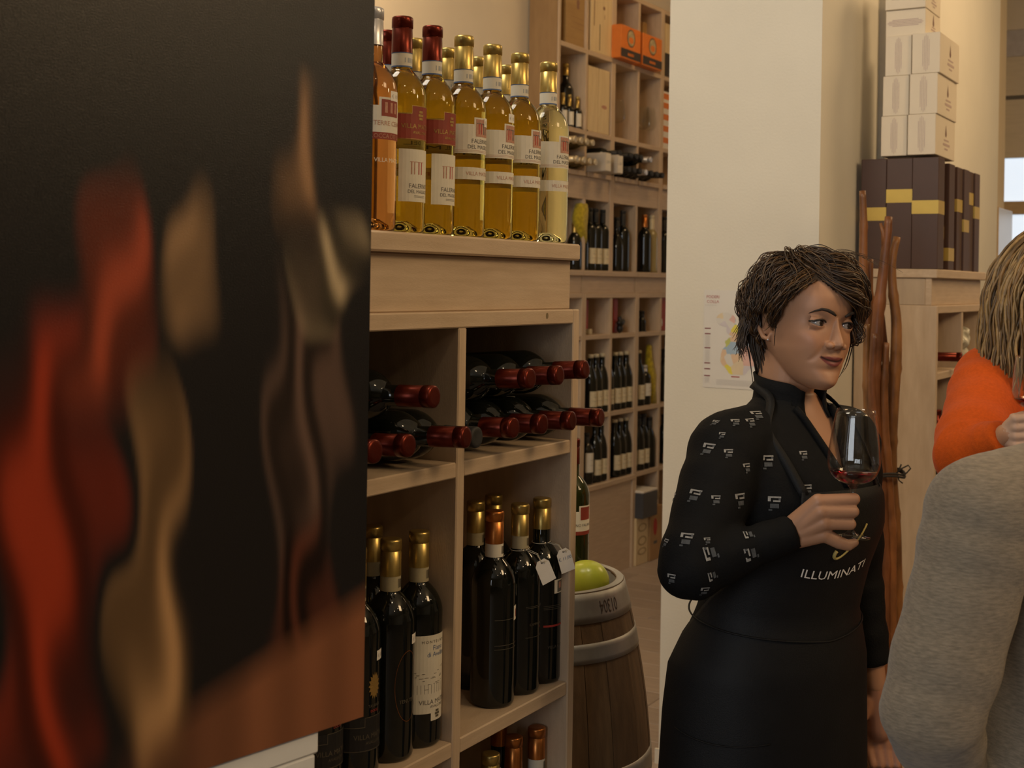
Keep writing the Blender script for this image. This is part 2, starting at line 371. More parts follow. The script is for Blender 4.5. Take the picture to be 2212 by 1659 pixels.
def label_mesh(kind):
    if kind in LABC: return LABC[kind]
    R = .0379; R2 = .0381; R3 = .0382; g = []
    if kind == 'falerno':
        g += [(patch(R, .132, .178, -1.5, 1.35), paper), (patch(R, .178, .189, -.42, .62, 6), paper), (patch(R2, .159, .1865, -.33, .5, 6), pinklab)]
        for a in (-.2, -.05, .12, .28): g.append((patch(R3, .163, .180-.004*abs(a), a, a+.06, 2), redink if a < 0 else greyink))
        g += [(patch(R3, .179, .1805, -.28, .42, 4), greyink)]
        g += [(text_on_cyl('FALERNO', .0095, R2, .1485), greyink), (text_on_cyl('DEL MASSICO', .0088, R2, .1395), greyink)]
        for z in (.1365, .1345): g.append((patch(R2, z, z+.0005, -1.4, 1.3), pinklab))
        g += [(patch(R, .091, .110, -1.5, 1.35), paper), (text_on_cyl('VILLA MATILDE', .0085, R2, .0975), pinklab)]
    elif kind == 'villared':
        g += [(patch(R, .137, .175, -1.5, 1.35), redlab), (patch(R, .175, .187, -.45, .7, 6), redlab)]
        for z, a, b in ((.1742, -1.5, -.45), (.1862, -.45, .7), (.1375, -1.5, 1.35), (.1742, .7, 1.35)): g.append((patch(R2, z, z+.0009, a, b), goldink))
        g.append((patch(R2, .175, .187, -.45, -.43, 1), goldink))
        g += [(text_on_cyl('VILLA MATILDE', .0098, R2, .1535), goldink), (text_on_cyl('AVALLONE', .006, R2, .1455), goldink)]
        for q in range(3): g.append((patch(R3, .1665+q*.005, .170+q*.005, -.10-.04*(q % 2), .10+.04*(q % 2), 3), goldink))
        g += [(patch(R, .046, .123, -.95, 1.1), paper), (text_on_cyl('FALERNO', .0095, R2, .066), greyink), (text_on_cyl('DEL MASSICO', .0072, R2, .0585), greyink)]
        for z in (.0545, .0525): g.append((patch(R2, z, z+.0006, -.3, .35, 4), greyink))
        for a in (-.45, -.32, -.1, .05): g.append((patch(R2, .086, .104, a, a+.05, 2), redink if a > -.2 else pinklab))
        g.append((patch(R2, .104, .1048, -.5, .2, 5), pinklab))
    elif kind == 'terre':
        g += [(patch(R, .140, .178, -1.5, 1.35), paper), (patch(R, .178, .190, -.6, .5, 6), paper), (patch(R2, .163, .187, -.5, .4, 6), redlab)]
        for a in (-.36, -.1, .14): g.append((patch(R3, .168, .183, a, a+.12, 2), pinklab))
        g += [(text_on_cyl('TERRE CERASE', .0095, R2, .150), pinklab), (patch(R, .130, .140, -1.5, 1.35), redlab), (text_on_cyl('ROCCA DEI LEONI', .0085, R2, .132), pinklab), (text_on_cyl('VILLA MATILDE', .0085, R, .098), paper)]
    elif kind == 'fiano':
        g += [(patch(R, .052, .170, -1.45, 1.3, 18), paper), (patch(R, .040, .052, -.35, 1.3, 8), paper)]
        g += [(text_on_cyl('M O N T E L A P I O', .006, R2, .158, -.1), dimink), (text_on_cyl('Fiano', .0105, R2, .147), blueink), (text_on_cyl('di Avellino', .010, R2, .1375), blueink)]
        rnd = random.Random(3)
        for q in range(26):
            a = -1.1+rnd.random()*1.5; z = .093+rnd.random()*.024+.006*math.sin(a*3); g.append((patch(R2, z, z+.0007, a, a+.05+.14*rnd.random(), 3), dimink))
        for q in range(10):
            a = -1.1+q*.15; g.append((patch(R2, .082, .096, a, a+.012, 1), dimink))
        g += [(text_on_cyl('VILLA MATILDE', .0098, R2, .066), greyink), (text_on_cyl('AVALLONE', .006, R2, .060), greyink)]
        for q in range(3): g.append((patch(R3, .044+q*.0042, .0475+q*.0042, -.10-.04*(q % 2), .10+.04*(q % 2), 3), dimink))
    elif kind == 'sun':
        g += [(patch(R, .040, .088, -1.4, 1.3), blacklab)]
        V, F = [], []
        for q in range(32):
            rr = .014 if q % 2 else .0195; a = q/32*2*math.pi; V.append((rr*math.cos(a)*.62, rr*math.sin(a)))
        V.append((0, 0)); F = [(q, (q+1) % 32, 32) for q in range(32)]
        g += [(([(R2*math.cos(x/R2), R2*math.sin(x/R2), .131+y) for x, y in V], F), goldink)]
        g += [(text_on_cyl('TAURASI', .006, R2, .101), dimink), (text_on_cyl('DOCG', .005, R2, .094), redink)]
        for z, a, b in ((.0745, -1.4, -.45), (.0875, -.45, 1.3), (.041, -1.4, 1.3)): g.append((patch(R2, z, z+.0009, a, b), dimink))
        g.append((patch(R2, .0745, .0875, -.45, -.43, 1), dimink))
        g += [(text_on_cyl('VILLA MATILDE', .0098, R2, .058), dimink), (text_on_cyl('AVALLONE', .006, R2, .050), dimink)]
    elif kind == 'ellipse':
        pts = [(.023*math.cos(a), .110+.052*math.sin(a)) for a in np.linspace(0, 2*math.pi, 49)]
        V = []; F = []
        for x, z in pts:
            for s in (.985, 1.0): V.append((R*math.cos(x*s/R-.1), R*math.sin(x*s/R-.1), .110+(z-.110)*s))
        F = [(2*i, 2*i+1, 2*i+3, 2*i+2) for i in range(48)]
        g += [((V, F), copper), (text_on_cyl('TENUTE', .0075, R, .086, -.15), dimink)]
    elif kind == 'lines':
        for z in (.146, .104, .0975): g.append((patch(R, z, z+.0008, -.95, .5), dimink))
        g += [(patch(R, .142, .166, .12, .60, 6), paper), (patch(R2, .147, .160, .28, .40, 2), redlab)]
    elif kind == 'arc':
        for z in (.1505, .148, .098): g.append((patch(R, z, z+.0006, -.7, .9), dimink))
        g += [(text_on_cyl('CAMPANIA', .006, R, .118, -.1), dimink)]
    elif kind == 'redline':
        g += [(patch(R, .158, .182, -.35, .55, 6), paper), (patch(R2, .160, .180, -.15, .25, 4), greyink), (patch(R3, .1665, .1775, -.05, .13, 3), pinklab), (patch(R, .100, .1035, -.9, .9), redink)]
        for z in (.137, .134, .131): g.append((patch(R, z, z+.0006, -.9, .9), dimink))
        g += [(text_on_cyl('VILLA MATILDE', .0075, R, .062), dimink)]
    elif kind == 'barrelwine':
        g += [(patch(R, .128, .170, -1.5, 1.3), paper), (patch(R, .17, .182, -.9, .1, 6), paper), (patch(R2, .152, .179, -.8, 0, 6), redlab), (text_on_cyl('TABURNO FALANGHINA CO', .0085, R2, .138, -.35), greyink), (patch(R, .120, .128, -1.5, 1.3), redlab), (text_on_cyl('ALDI', .0075, R, .096, .3), dimink)]
    elif kind[0] == 'plain':
        _, m, z0, z1, a = kind; g += [(patch(.0379, z0, z1, -a, a), m)]
        if m in (cream, paper): g += [(patch(.0381, z0+(z1-z0)*f, z0+(z1-z0)*f+.0012, -a*.5+q*.1, a*.4, 5), dimink) for q, f in enumerate((.35, .62))]
    LABC[kind] = merge_mesh('label', g); return LABC[kind]
BANDS = {}
def band_mesh(style, z0, z1, r):
    k = (style, z0, z1, r)
    if k not in BANDS:
        g = []
        if style == 'blue':
            g = [(lathe([(r, z0), (r, z1)], 28), paper), (lathe([(r+.0002, z0), (r+.0002, z0+.0022)], 28), blueink), (lathe([(r+.0002, z1-.0022), (r+.0002, z1)], 28), blueink)]
            for q in range(5): g.append((patch(r+.0002, z0+.007, z0+.014, -.6+q*.3, -.6+q*.3+(.24 if q == 1 else .10), 3), mat('band_grey', (.36, .38, .40), var=0)))
        else:
            pb = mat('band_beige', (.42, .37, .24), var=.1, scale=80, rough=.6)
            g = [(lathe([(r, z0), (r, z1)], 28), pb if style == 'beige' else paper)]
            for q in range(6): g.append((patch(r+.0002, z0+.005, z1-.005, -.1+q*.12, -.1+q*.12+.07, 2), dimink))
        BANDS[k] = merge_mesh('neck_band', g, True)
    return BANDS[k]
TAGM = {}
def sticker(parent, th, z, r=.0384, w=.5, hgt=.014, txt='€ 10'):
    k = (th, z, w, hgt, r)
    if k not in TAGM:
        g = [(lathe([(r, z), (r, z+hgt)], 6, th-w/2, th+w/2), tagm), (text_on_cyl(txt, .0075, r+.0002, z+.004, th), mat('ink_tag', (.35, .33, .32), var=0))]
        TAGM[k] = merge_mesh('price_sticker', g)
    ob('price_sticker', TAGM[k], parent)
def bottle(label, loc, rz=RB, body=None, key='bordeaux', cap=gold, capL=.054, band=None, lab=None, group=None, name='wine_bottle', tagat=None, rot=None, h=.322, rb=.0375, zs=None, zn=.244, rn=.0148, solid=False, cat='bottle', scale=1):
    if zs is None: zs = .202 if zn == .244 else zn-.085
    r = empty(name, loc, rz, label, cat, group, rot=rot); r.scale = (scale,)*3
    ob('glass_body', shape_mesh(key, body or blackglass, h=h, rb=rb, zs=zs, zn=zn, rn=rn, solid=solid), r)
    if cap: ob('capsule', capsule_mesh(cap, h, rn, capL), r)
    if band: ob('neck_band', band_mesh(band, h-capL-.022, h-capL+.001, rn+.0007), r)
    if lab: ob('label', label_mesh(lab), r)
    if tagat: sticker(r, *tagat)
    return r
ZT = 1.619+.0005
G1 = 'white wine bottles standing on the near shelf top'
tops = [(806, 10, wine_amber, whitefoil, None, 'terre', 'amber wine bottle with silver neck, half hidden by the painting, first on the shelf top', (.15, .186)),
 (870, 25, wine_gold, redfoil, 'blue', 'villared', 'golden wine bottle with red neck and red label, nearer of the two red-necked', None),
 (935, 45, wine_gold, redfoil, 'blue', 'villared', 'golden wine bottle with red neck and red label beside the gold-necked row', None),
 (1003, 63, wine_gold, gold, 'blue', 'falerno', 'golden wine bottle with gold neck, first after the red-necked pair', (.42, .176)),
 (1065, 81, wine_gold, gold, 'blue', 'falerno', 'golden wine bottle with gold neck and price sticker, second of the gold-necked front row', (.05, .192)),
 (1124, 99, wine_gold, gold, 'blue', 'falerno', 'golden wine bottle with gold neck, next to the pale bottle at the shelf end', (.42, .176)),
 (1186, 115, wine_pale, gold, 'blue', 'falerno', 'pale straw wine bottle with gold neck at the end of the shelf top', (.62, .178))]
for x, y, m, c, b, l, lb, tg in tops:
    t, _ = hit(FO, x, y, -.05)
    bottle(lb, fr(FO, t, -.05, ZT), RB+random.uniform(-.08, .08), m, 'wine', c, band=b, lab=l, group=G1, tagat=tg, solid=True)
for n, (x, y, c) in enumerate([(838, 55, redfoil), (897, 68, gold), (968, 87, gold), (1035, 105, gold), (1095, 122, gold)]):
    t, _ = hit(FO, x, y, -.135)
    bottle(['red-necked wine bottle in the second row behind the silver-necked bottle', 'gold-necked wine bottle in the second row between the two red-necked bottles', 'gold-necked wine bottle in the second row right behind the further red-necked bottle', 'gold-necked wine bottle in the second row behind the first gold-necked one', 'gold-necked wine bottle in the second row nearest the pale bottle'][n],
           fr(FO, t, -.135, ZT), RB, wine_gold, 'wine', c, band='blue', lab='falerno', group='white wine bottles in the second row of the shelf top', solid=True)
# standing dark bottles on the middle shelf of the near unit
ZS = .8435
G2 = 'dark bottles standing on the middle shelf of the near unit'
def fgb(px, py, v, lb, **k):
    t, _ = hit(FO, px, py, v); return bottle(lb, fr(FO, t, v, k.pop('z', ZS)), RB+k.pop('dr', 0), group=k.pop('group', G2), **k)
fgb(845, 1165, -.052, 'black wine bottle with thin copper oval on its front and gold neck', band='beige', lab='ellipse', tagat=(.35, .170))
fgb(906, 1147, -.052, 'dark bottle with large white horse label next to the shelf divider', band='beige', lab='fiano')
fgb(805, 1140, -.135, 'gold-necked dark bottle standing behind the sun-emblem bottle', band='beige')
bottle('black wine bottle with gold sun emblem beside the painting edge', fr(FO, -.567, -.054, ZS), RB-.02, band='beige', lab='sun', tagat=(.35, .165), group=G2)
bottle('black wine bottle with dim stepped label peeking under the painting', fr(FO, -.648, -.056, ZS), RB, band='beige', lab='sun', group=G2)
fgb(1069, 1103, -.052, 'black wine bottle with copper orange neck, largest in the right compartment', cap=copper, band='white', lab='lines', tagat=(.62, .180, .0386, .3, .018, ' '))
rd = fgb(1124, 1087, -.052, 'black bottle with gold neck and a tied paper tag, in the middle', band='beige', lab='arc', tagat=(.62, .180, .0386, .3, .018, ' '))
re_ = fgb(1171, 1072, -.052, 'black bottle with red stripe and tied price tag beside the end panel', lab='redline')
fgb(1028, 1080, -.13, 'gold-necked dark bottle in second row tight against the divider', band='beige')
fgb(1067, 1066, -.14, 'gold-necked dark bottle directly behind the copper-necked bottle', band='beige')
def hang_tag(parent, p, tilt, txt):
    pts = [(-.0135, -.042), (.0135, -.042), (.0135, -.008), (.007, 0), (-.007, 0), (-.0135, -.008)]
    V = [(x, y, 0) for x, y in pts]+[(x, y, .0006) for x, y in pts]; F = [(5, 4, 3, 2, 1, 0), (6, 7, 8, 9, 10, 11)]+[(i, (i+1) % 6, 6+(i+1) % 6, 6+i) for i in range(6)]
    M = Matrix.Translation(Vector(p)) @ Matrix.Rotation(math.radians(38), 4, 'Z') @ Matrix.Rotation(-.25, 4, 'Y') @ Matrix(((0, 0, 1, 0), (1, 0, 0, 0), (0, 1, 0, 0), (0, 0, 0, 1))) @ Matrix.Rotation(tilt, 4, 'Z')
    M = Matrix.Translation(Vector(p)) @ Matrix.Rotation(math.radians(-38), 4, 'Z') @ Matrix(((0, 0, 1, 0), (1, 0, 0, 0), (0, 1, 0, 0), (0, 0, 0, 1))) @ Matrix.Rotation(tilt, 4, 'Z')
    g = [(xf((V, F), M), tagm), (text_flat(txt, .008, M @ Matrix.Translation((0, -.020, .0009))), blueink)]
    hole = [(.0018*math.cos(a), -.005+.0018*math.sin(a), .0009) for a in np.linspace(0, 2*math.pi, 9)[:-1]]
    g.append((xf((hole, [tuple(range(8))]), M), greyink))
    t = ob('hang_tag', merge_mesh('hang_tag', g), parent)
    s = mat('string', (.70, .66, .56), var=.1, rough=.8)
    ring = [(.0168*math.cos(a), .0168*math.sin(a), .245+.002*math.sin(a)) for a in np.linspace(0, 2*math.pi, 25)]
    q = np.array(M @ Vector((0, -.005, .001))); a0 = np.array([.0168, 0, .245]); mid = (a0+q)/2+np.array([.004, .002, .004])
    q2 = q+np.array([.003, .006, -.002])
    ob('tag_string', me('tag_string', *join([tube(ring, .0006, 5, False), tube([a0, mid, q], .0006, 5), tube([a0*[.9, 1, 1]+[0, -.008, 0], mid+[.002, -.006, 0], q], .0006, 5), tube([q, (q+q2)/2+[.004, .005, .004], q2, q2+[.002, -.006, .006], q], .0006, 5)]), s, True), t)
hang_tag(re_, (.044, -.002, .236), .30, '€ 11,00')
hang_tag(rd, (.040, .004, .228), .42, '')
# lower shelf
G3 = 'bottles on the lower shelf of the near unit'
fgb(1160, 1548, -.05, 'dark bottle with copper neck on lower shelf, closest to end panel', cap=copper, band='white', z=.4245, h=.335, key='tallb', group=G3)
fgb(1110, 1580, -.06, 'dark bottle with copper neck on lower shelf, second from end panel', cap=copper, band='white', z=.4245, h=.335, key='tallb', group=G3)
fgb(1060, 1613, -.05, 'dark bottle with dull gold neck on lower shelf near the divider', z=.4245, h=.335, key='tallb', group=G3)
fgb(1078, 1600, -.14, 'dark bottle with copper neck at the back of the lower shelf', cap=copper, z=.4245, h=.335, key='tallb', group=G3)
# lying bottles: local z of a bottle runs from its base to its cap
def lying(lb, t_b, t_c, z_b, z_c, vc=.075, cap=redfoil, group=None, o=FO, L=.322, capL=.058, lab=None, spin=0, **k):
    c = np.array(fr(o, t_c, vc, z_c)); d = W*L*1.0+U*(t_c-t_b); d = d/np.linalg.norm(d); d[2] = (z_c-z_b)/L; d /= np.linalg.norm(d)
    base = c-d*L
    q = Vector(d).to_track_quat('Z', 'X') @ Matrix.Rotation(spin, 3, 'Z').to_quaternion()
    return bottle(lb, tuple(base), rot=q.to_euler(), cap=cap, capL=capL, lab=lab, group=group, **k)
G4 = 'red-capped bottles lying in the near shelf'
greylab = mat('label_slate', (.30, .30, .30), var=.1, scale=40, rough=.5)
PL = ('plain', greylab, .05, .165, 1.2)
for i, (tb, tc, zb, zc, lb) in enumerate([(-.325, -.346, 1.3105, 1.327, 'lying bottle with red cap, lower row of right compartment, against the divider'), (-.247, -.256, 1.3105, 1.325, 'lying bottle with red cap, lower row of right compartment, second from divider'),
    (-.168, -.159, 1.3105, 1.322, 'lying bottle with red cap, lower row of right compartment, third from divider'), (-.0735, -.056, 1.3105, 1.319, 'lying bottle with red cap, lower row, sticking furthest past the end panel'),
    (-.287, -.297, 1.3790, 1.400, 'lying bottle with red cap, upper row of right compartment, nearest the divider'), (-.2075, -.204, 1.3790, 1.400, 'lying bottle with red cap, middle one of the upper three'), (-.122, -.115, 1.3790, 1.405, 'lying bottle with red cap, upper row, closest to the end panel'),
    (-.690, -.695, 1.3105, 1.327, 'lying bottle with red cap at the painting edge, lower row'), (-.608, -.62, 1.3105, 1.327, 'lying bottle with red cap, lower row of left compartment, beside the painting'), (-.508, -.478, 1.3105, 1.325, 'lying bottle with red cap sticking out across the shelf divider'),
    (-.565, -.562, 1.3790, 1.389, 'single lying bottle with red cap on top of the left compartment stack')]):
    lying(lb, tb, tc, zb, zc, group=G4, lab=PL, spin=[1.9, 1.5, 2.2, 1.7, 2.0, 1.6, 2.1, 1.8, 2, 1.7, 2.3][i])
lying('lying bottle with dusty black cap squeezed behind a red-capped one', -.428, -.435, 1.3105, 1.320, vc=.065, cap=blackfoil, group='lying bottle with black cap')
# ------------------------------------------------------------------ contents of the back shelving
ORD = ['first', 'second', 'third', 'fourth', 'fifth', 'sixth', 'seventh']
def bk(px, z, lb, v=-.045, group=None, **k):
    t, _ = hit(BO, px, 609+(1.55-z)*400, v)
    return bottle(lb, fr(BO, t, v, z+.0008), RB, group=group, **k)
ZM = 1.6155
CL = ('plain', cream, .035, .115, 1.1); PLB = ('plain', paper, .05, .12, 1.0)
g = 'bottles in the open row above the back counter'
for i, x in enumerate((1272, 1285, 1301)): bk(x, ZM, ORD[i]+' of three beige-labelled dark bottles beside the yellow cloth', group=g, cap=blackfoil, capL=.07, lab=CL)
bk(1331, ZM, 'plain dark bottle with glinting shoulders, left in its compartment of the open row', group=g, cap=blackfoil, h=.29, key='short1', zn=.2)
bk(1344, ZM, 'plain dark bottle with tall black neck in the open row', group=g, cap=blackfoil, capL=.08, h=.33, key='tall2')
bk(1391, ZM, 'dark bottle with orange gold neck beside a pale bottle, open row', group=g, cap=copper, capL=.07)
palewine = mat('pale_spirit_glass', (.34, .27, .12), var=0, rough=.08, spec=.6)
bk(1406, ZM, 'pale yellow bottle beside the orange-necked dark one', group=g, cap=cream, capL=.09, body=palewine)
bk(1433, ZM, 'dark bottle at the white pillar edge in the open row', group=g, cap=blackfoil, capL=.08)
for i, x in enumerate((1240, 1255)): bk(x, ZM, ('dark bottle under the yellow cloth, half behind the near shelf', 'dark bottle under the yellow cloth, beside the compartment wall')[i], group=g, cap=gold, h=.24, key='cut', zs=.13, zn=.19)
yell = mat('yellow_cloth', (.46, .35, .012), var=.35, scale=60, bump=.6, bscale=350, rough=.9, sheen=.3)
def sack(name, label, o, t, v, rings, loc_z, n=20, seed=1):
    rnd = np.random.RandomState(seed); R = []
    for z, rx, ry, ox in rings:
        R.append([(ox+rx*math.cos(a)*(1+.10*math.sin(5*a+z*40)+.05*rnd.rand()), ry*math.sin(a)*(1+.10*math.cos(4*a+z*30)), z) for a in np.linspace(0, 2*math.pi, n+1)[:-1]])
    ob_ = ob(name, me(name, *loft(R), yell, True), None, fr(o, t, v, loc_z), (0, 0, RZ)); return tag(ob_, label, 'cloth')
sack('yellow_cloth', 'bunched yellow cloth draped over bottle necks in the back shelving', BO, hit(BO, 1253, 470, -.03)[0], -.03, [(0, .012, .02, .03), (.03, .03, .03, .02), (.08, .045, .035, .0), (.13, .048, .038, -.005), (.17, .045, .036, .005), (.2, .036, .03, .01), (.21, .01, .01, .012)], ZM+.135)
# lying bottles with pale ends and boxes on the shelf above
g = 'gold-tipped bottles lying in the back shelving'
palegold = mat('pale_gold_foil', (.62, .52, .34), var=.1, rough=.35, metal=.5)
brownglass = mat('brown_bottle_glass', (.10, .065, .012), var=0, rough=.12, spec=.5)
def bly(px, py, lb, g, cap, vc=.10, **k):
    t, z = hit(BO, px, py, vc); return lying(lb, t, t, z, z, vc=vc, cap=cap, group=g, o=BO, L=.27, h=.27, zs=.15, zn=.195, key='half', capL=.05, **k)
for r, row in enumerate((((1244, 302), (1257, 311), (1269.5, 315), (1282, 319)), ((1248, 341), (1263, 345), (1276, 348), (1288, 350)))):
    zf = 2.245 if r == 0 else 2.1515
    for i, (x, y) in enumerate(row):
        t, _ = hit(BO, x, y, .10); lying('%s lying gold-tipped bottle of the %s row, back shelving' % (ORD[i], ('upper', 'lower')[r]), t, t, zf, zf, vc=.10, cap=palegold, group=g, o=BO, L=.27, h=.27, zs=.15, zn=.195, rb=.030, key='slimhalf', capL=.05, body=brownglass)
g = 'black-tipped bottles lying in the back shelving'
for r, row in enumerate((((1341, 329), (1365, 331), (1377, 333), (1387, 333), (1407, 342)), ((1361, 366), (1372, 369), (1385, 372), (1397, 374), (1409, 377), (1421, 378), (1433, 381)))):
    zf = 2.222 if r == 0 else 2.1485
    for i, (x, y) in enumerate(row):
        t, _ = hit(BO, x, y, .10); lying('%s lying black-tipped bottle of the %s row, back shelving' % (ORD[i], ('upper', 'lower')[r]), t, t, zf, zf, vc=.10, cap=whitefoil if (r+i) % 5 == 4 else blackfoil, group=g, o=BO, L=.27, h=.27, zs=.15, zn=.195, rb=.032, key='slimhalf2', capL=.05)
def crate(name, label, o, t0, t1, v, d, z0, h, m, cat='box', group=None, bev=.003, rz=0, prints=()):
    """carton or case whose front (facing out of the shelf) lies at v; prints: flat marks on the front (x,z in 0..1)"""
    r = empty(name, fr(o, t0, v, z0), RZ+rz, label, cat, group); w = t1-t0
    ob('body', boxm(w, d, h, m, bev), r)
    for p in prints:
        if p[0] == 'rect': _, x0, x1, a, b, mm = p; nm = 'print_bar'; vf = ([(x0*w, -.0006, a*h), (x1*w, -.0006, a*h), (x1*w, -.0006, b*h), (x0*w, -.0006, b*h)], [(0, 1, 2, 3)])
        elif p[0] == 'oval': _, cx, cz, rx, rz_, mm, off = p; nm = 'emblem'; vf = ([(cx*w+rx*w*math.cos(q), -.0006-off, cz*h+rz_*h*math.sin(q)) for q in np.linspace(0, 2*math.pi, 25)[:-1]], [tuple(range(24))])
        ob(nm, me(nm, *vf, mm), r)
    return r
greycard = mat('grey_carton', (.52, .47, .40), var=.06, rough=.6); whitecard = mat('white_carton', (.78, .74, .66), var=.04, rough=.55)
for x0, lb in ((1308, 'grey-white carton lying beside gold-tipped bottles'), (1334, 'grey-white carton lying beside black-tipped bottles')):
    t, _ = hit(BO, x0, 355, .10); crate('lying_carton', lb, BO, t, t+.062, .10, .25, 2.1155, .095, greycard, group='grey-white cartons lying in the back shelving', prints=(('rect', .04, .96, .04, .96, whitecard), ('rect', .3, .8, .45, .6, tagm)))
# second shelf
g = 'slim bottles with gold necks on the upper back shelving'
whitelab = ('plain', paper, .03, .085, 1.3)
for i, x in enumerate((1216, 1230, 1247, 1258)):
    t, _ = hit(BO, x, 240, -.035); r = bottle(ORD[i]+' slim white-labelled bottle with thin gold neck', fr(BO, t, -.035, 2.3255), RB, key='slim', h=.165, rb=.0225, zs=.09, zn=.105, rn=.0085, cap=gold, capL=.058, group=g)
    ob('label', me('label', *patch(.0229, .012, .078, -1.3, 1.3), paper), r)
for i, x in enumerate((1222, 1240, 1251)): 
    t, _ = hit(BO, x, 150, -.10); bottle(ORD[i]+' tall dark gold-capped bottle behind the slim white-labelled ones', fr(BO, t, -.10, 2.3255), RB, cap=gold, capL=.06, h=.335, key='tallb', group='tall gold-capped bottles on the upper back shelving')
casem = mat('pine_case', (.72, .58, .35), scale=5, col2=(.63, .49, .28), stretch=(8, 8, 1), rough=.55)
brownc = mat('oak_case', (.40, .25, .09), scale=5, col2=(.34, .20, .07), stretch=(1, 1, 8), rough=.55)
def tx(px, v, y=200): return hit(BO, px, y, v)[0]
cl = [('pine_wine_case', a, b, 'narrow pine wine case, %s of three standing upright' % s) for a, b, s in ((1270, 1280.5, 'first'), (1281, 1293, 'second'), (1294, 1317, 'third and widest'))]
for n, a, b, lb in cl: crate(n, lb, BO, tx(a, -.012), tx(b, -.012), -.012, .14, 2.3255, .335, casem, 'case', 'upright pine wine cases', prints=(('oval', .5, .42, .25, .03, pinklab, 0),) if b > 1300 else ())
goldp = mat('print_brown', (.25, .13, .08), var=0, rough=.7)
fig = (('oval', .52, .70, .07, .055, goldp, 0), ('rect', .46, .58, .6, .66, goldp), ('rect', .2, .85, .45, .455, goldp), ('rect', .25, .8, .37, .375, goldp), ('rect', .2, .85, .28, .285, goldp))
crate('oak_wine_case', 'brown wooden wine case with small emblem, on top shelf at the end', BO, tx(1223, -.02, 40), tx(1271, -.02, 40), -.02, .12, 2.7355, .315, brownc, 'case', prints=fig)
crate('pine_wine_case', 'broad pale pine wine case standing on the top shelf', BO, tx(1276.5, -.01, 40), tx(1323, -.01, 40), -.01, .13, 2.7355, .335, casem, 'case', prints=(('rect', .14, .17, .4, .8, goldp), ('oval', .6, .72, .05, .03, goldp, 0), ('rect', .4, .43, .05, .45, dimink), ('rect', .62, .64, .55, .62, goldp)))
crate('oak_wine_case', 'brown wooden wine case behind an orange carton', BO, tx(1386, -.10, 70)+.02, tx(1386, -.10, 70)+.21, -.10, .055, 2.7355, .30, brownc, 'case', prints=fig)
orange = mat('orange_carton', (.72, .20, .025), var=.08, scale=30, rough=.5); blackc = mat('black_band', (.045, .035, .03), var=.1, rough=.5)
orange_print = (('rect', 0, 1, .04, .30, blackc), ('oval', .5, .66, .20, .27, blackc, 0), ('oval', .5, .66, .17, .24, mat('emblem_beige', (.45, .38, .22), var=.4, scale=60), .0004), ('oval', .5, .60, .12, .10, orange, .0008), ('rect', .34, .66, .12, .20, orange))
for x0, x1, lb in ((1341.5, 1384, 'orange carton with round emblem next to a pale pine case'), (1389, 1430, 'orange carton with round emblem in front of a brown case')):
    t0, t1 = tx(x0, .045, 105), tx(x1, .045, 105); crate('orange_carton', lb, BO, t0, t1, .045, .135, 2.7355, .175, orange, 'carton', 'orange cartons on the back shelving', prints=orange_print)
t0 = tx(1437, -.02, 100); crate('pine_wine_case', 'pale case with dark foot at the white pillar edge', BO, t0, t0+.2, -.02, .12, 2.7355, .31, casem, 'case', prints=(('rect', 0, 1, 0, .45, blackc),))
t0 = tx(1434, -.02, 200); r = crate('striped_carton', 'orange and cream striped carton at the white pillar edge', BO, t0, t0+.2, -.02, .12, 2.3255, .33, whitecard, 'carton', prints=tuple(('rect', 0, 1, f, f+.1, orange) for f in (.1, .3, .5, .7, .86)))
# faint clear glasses in the two empty compartments
def glass_mesh(bowl, stem_r=.0035, foot_r=.033, n=40, th=.0011):
    out = bowl; inn = [(max(r-th, .0001), z+(th if i == 0 else 0)) for i, (r, z) in enumerate(bowl[::1])]
    return out, inn
def wineglass_mesh(H=.22, rmax=.0435, rrim=.031, zb=.095, zmax=.13, foot=.036):
    p = [(.0001, .0), (foot, .0), (foot, .0014), (foot*.6, .0035), (.008, .007), (.0042, .013), (.0036, .03), (.0036, zb-.02), (.0048, zb-.008), (.010, zb-.001)]
    bowl = []
    for i in range(1, 9):
        a = i/8*math.pi/2; bowl.append((.010+(rmax-.010)*math.sin(a), zb+(zmax-zb)*(1-math.cos(a))))
    for i in range(1, 9):
        a = i/8; bowl.append((rmax+(rrim-rmax)*(a**1.35), zmax+(H-zmax)*a))
    inn = [(r-.0012, z+.0006) for r, z in bowl[::-1]]; inn[0] = (bowl[-1][0]-.0012, bowl[-1][1])
    return p+bowl+inn+[(.0001, zb+.002)], bowl
gp, gbowl = wineglass_mesh()
glassmesh = me('wine_glass', *lathe(gp, 40), clear, True)
for px, py, lb in ((1334, 245, 'clear wine glass in an empty compartment, alone'), (1389, 262, 'clear wine glass, first of two in the empty compartment'), (1404, 264, 'clear wine glass, second of two in the empty compartment')):
    t, _ = hit(BO, px, py, -.07); tag(ob('wine_glass', glassmesh, None, fr(BO, t, -.07, 2.3255)), lb, 'glass', 'clear glasses on the back shelving')
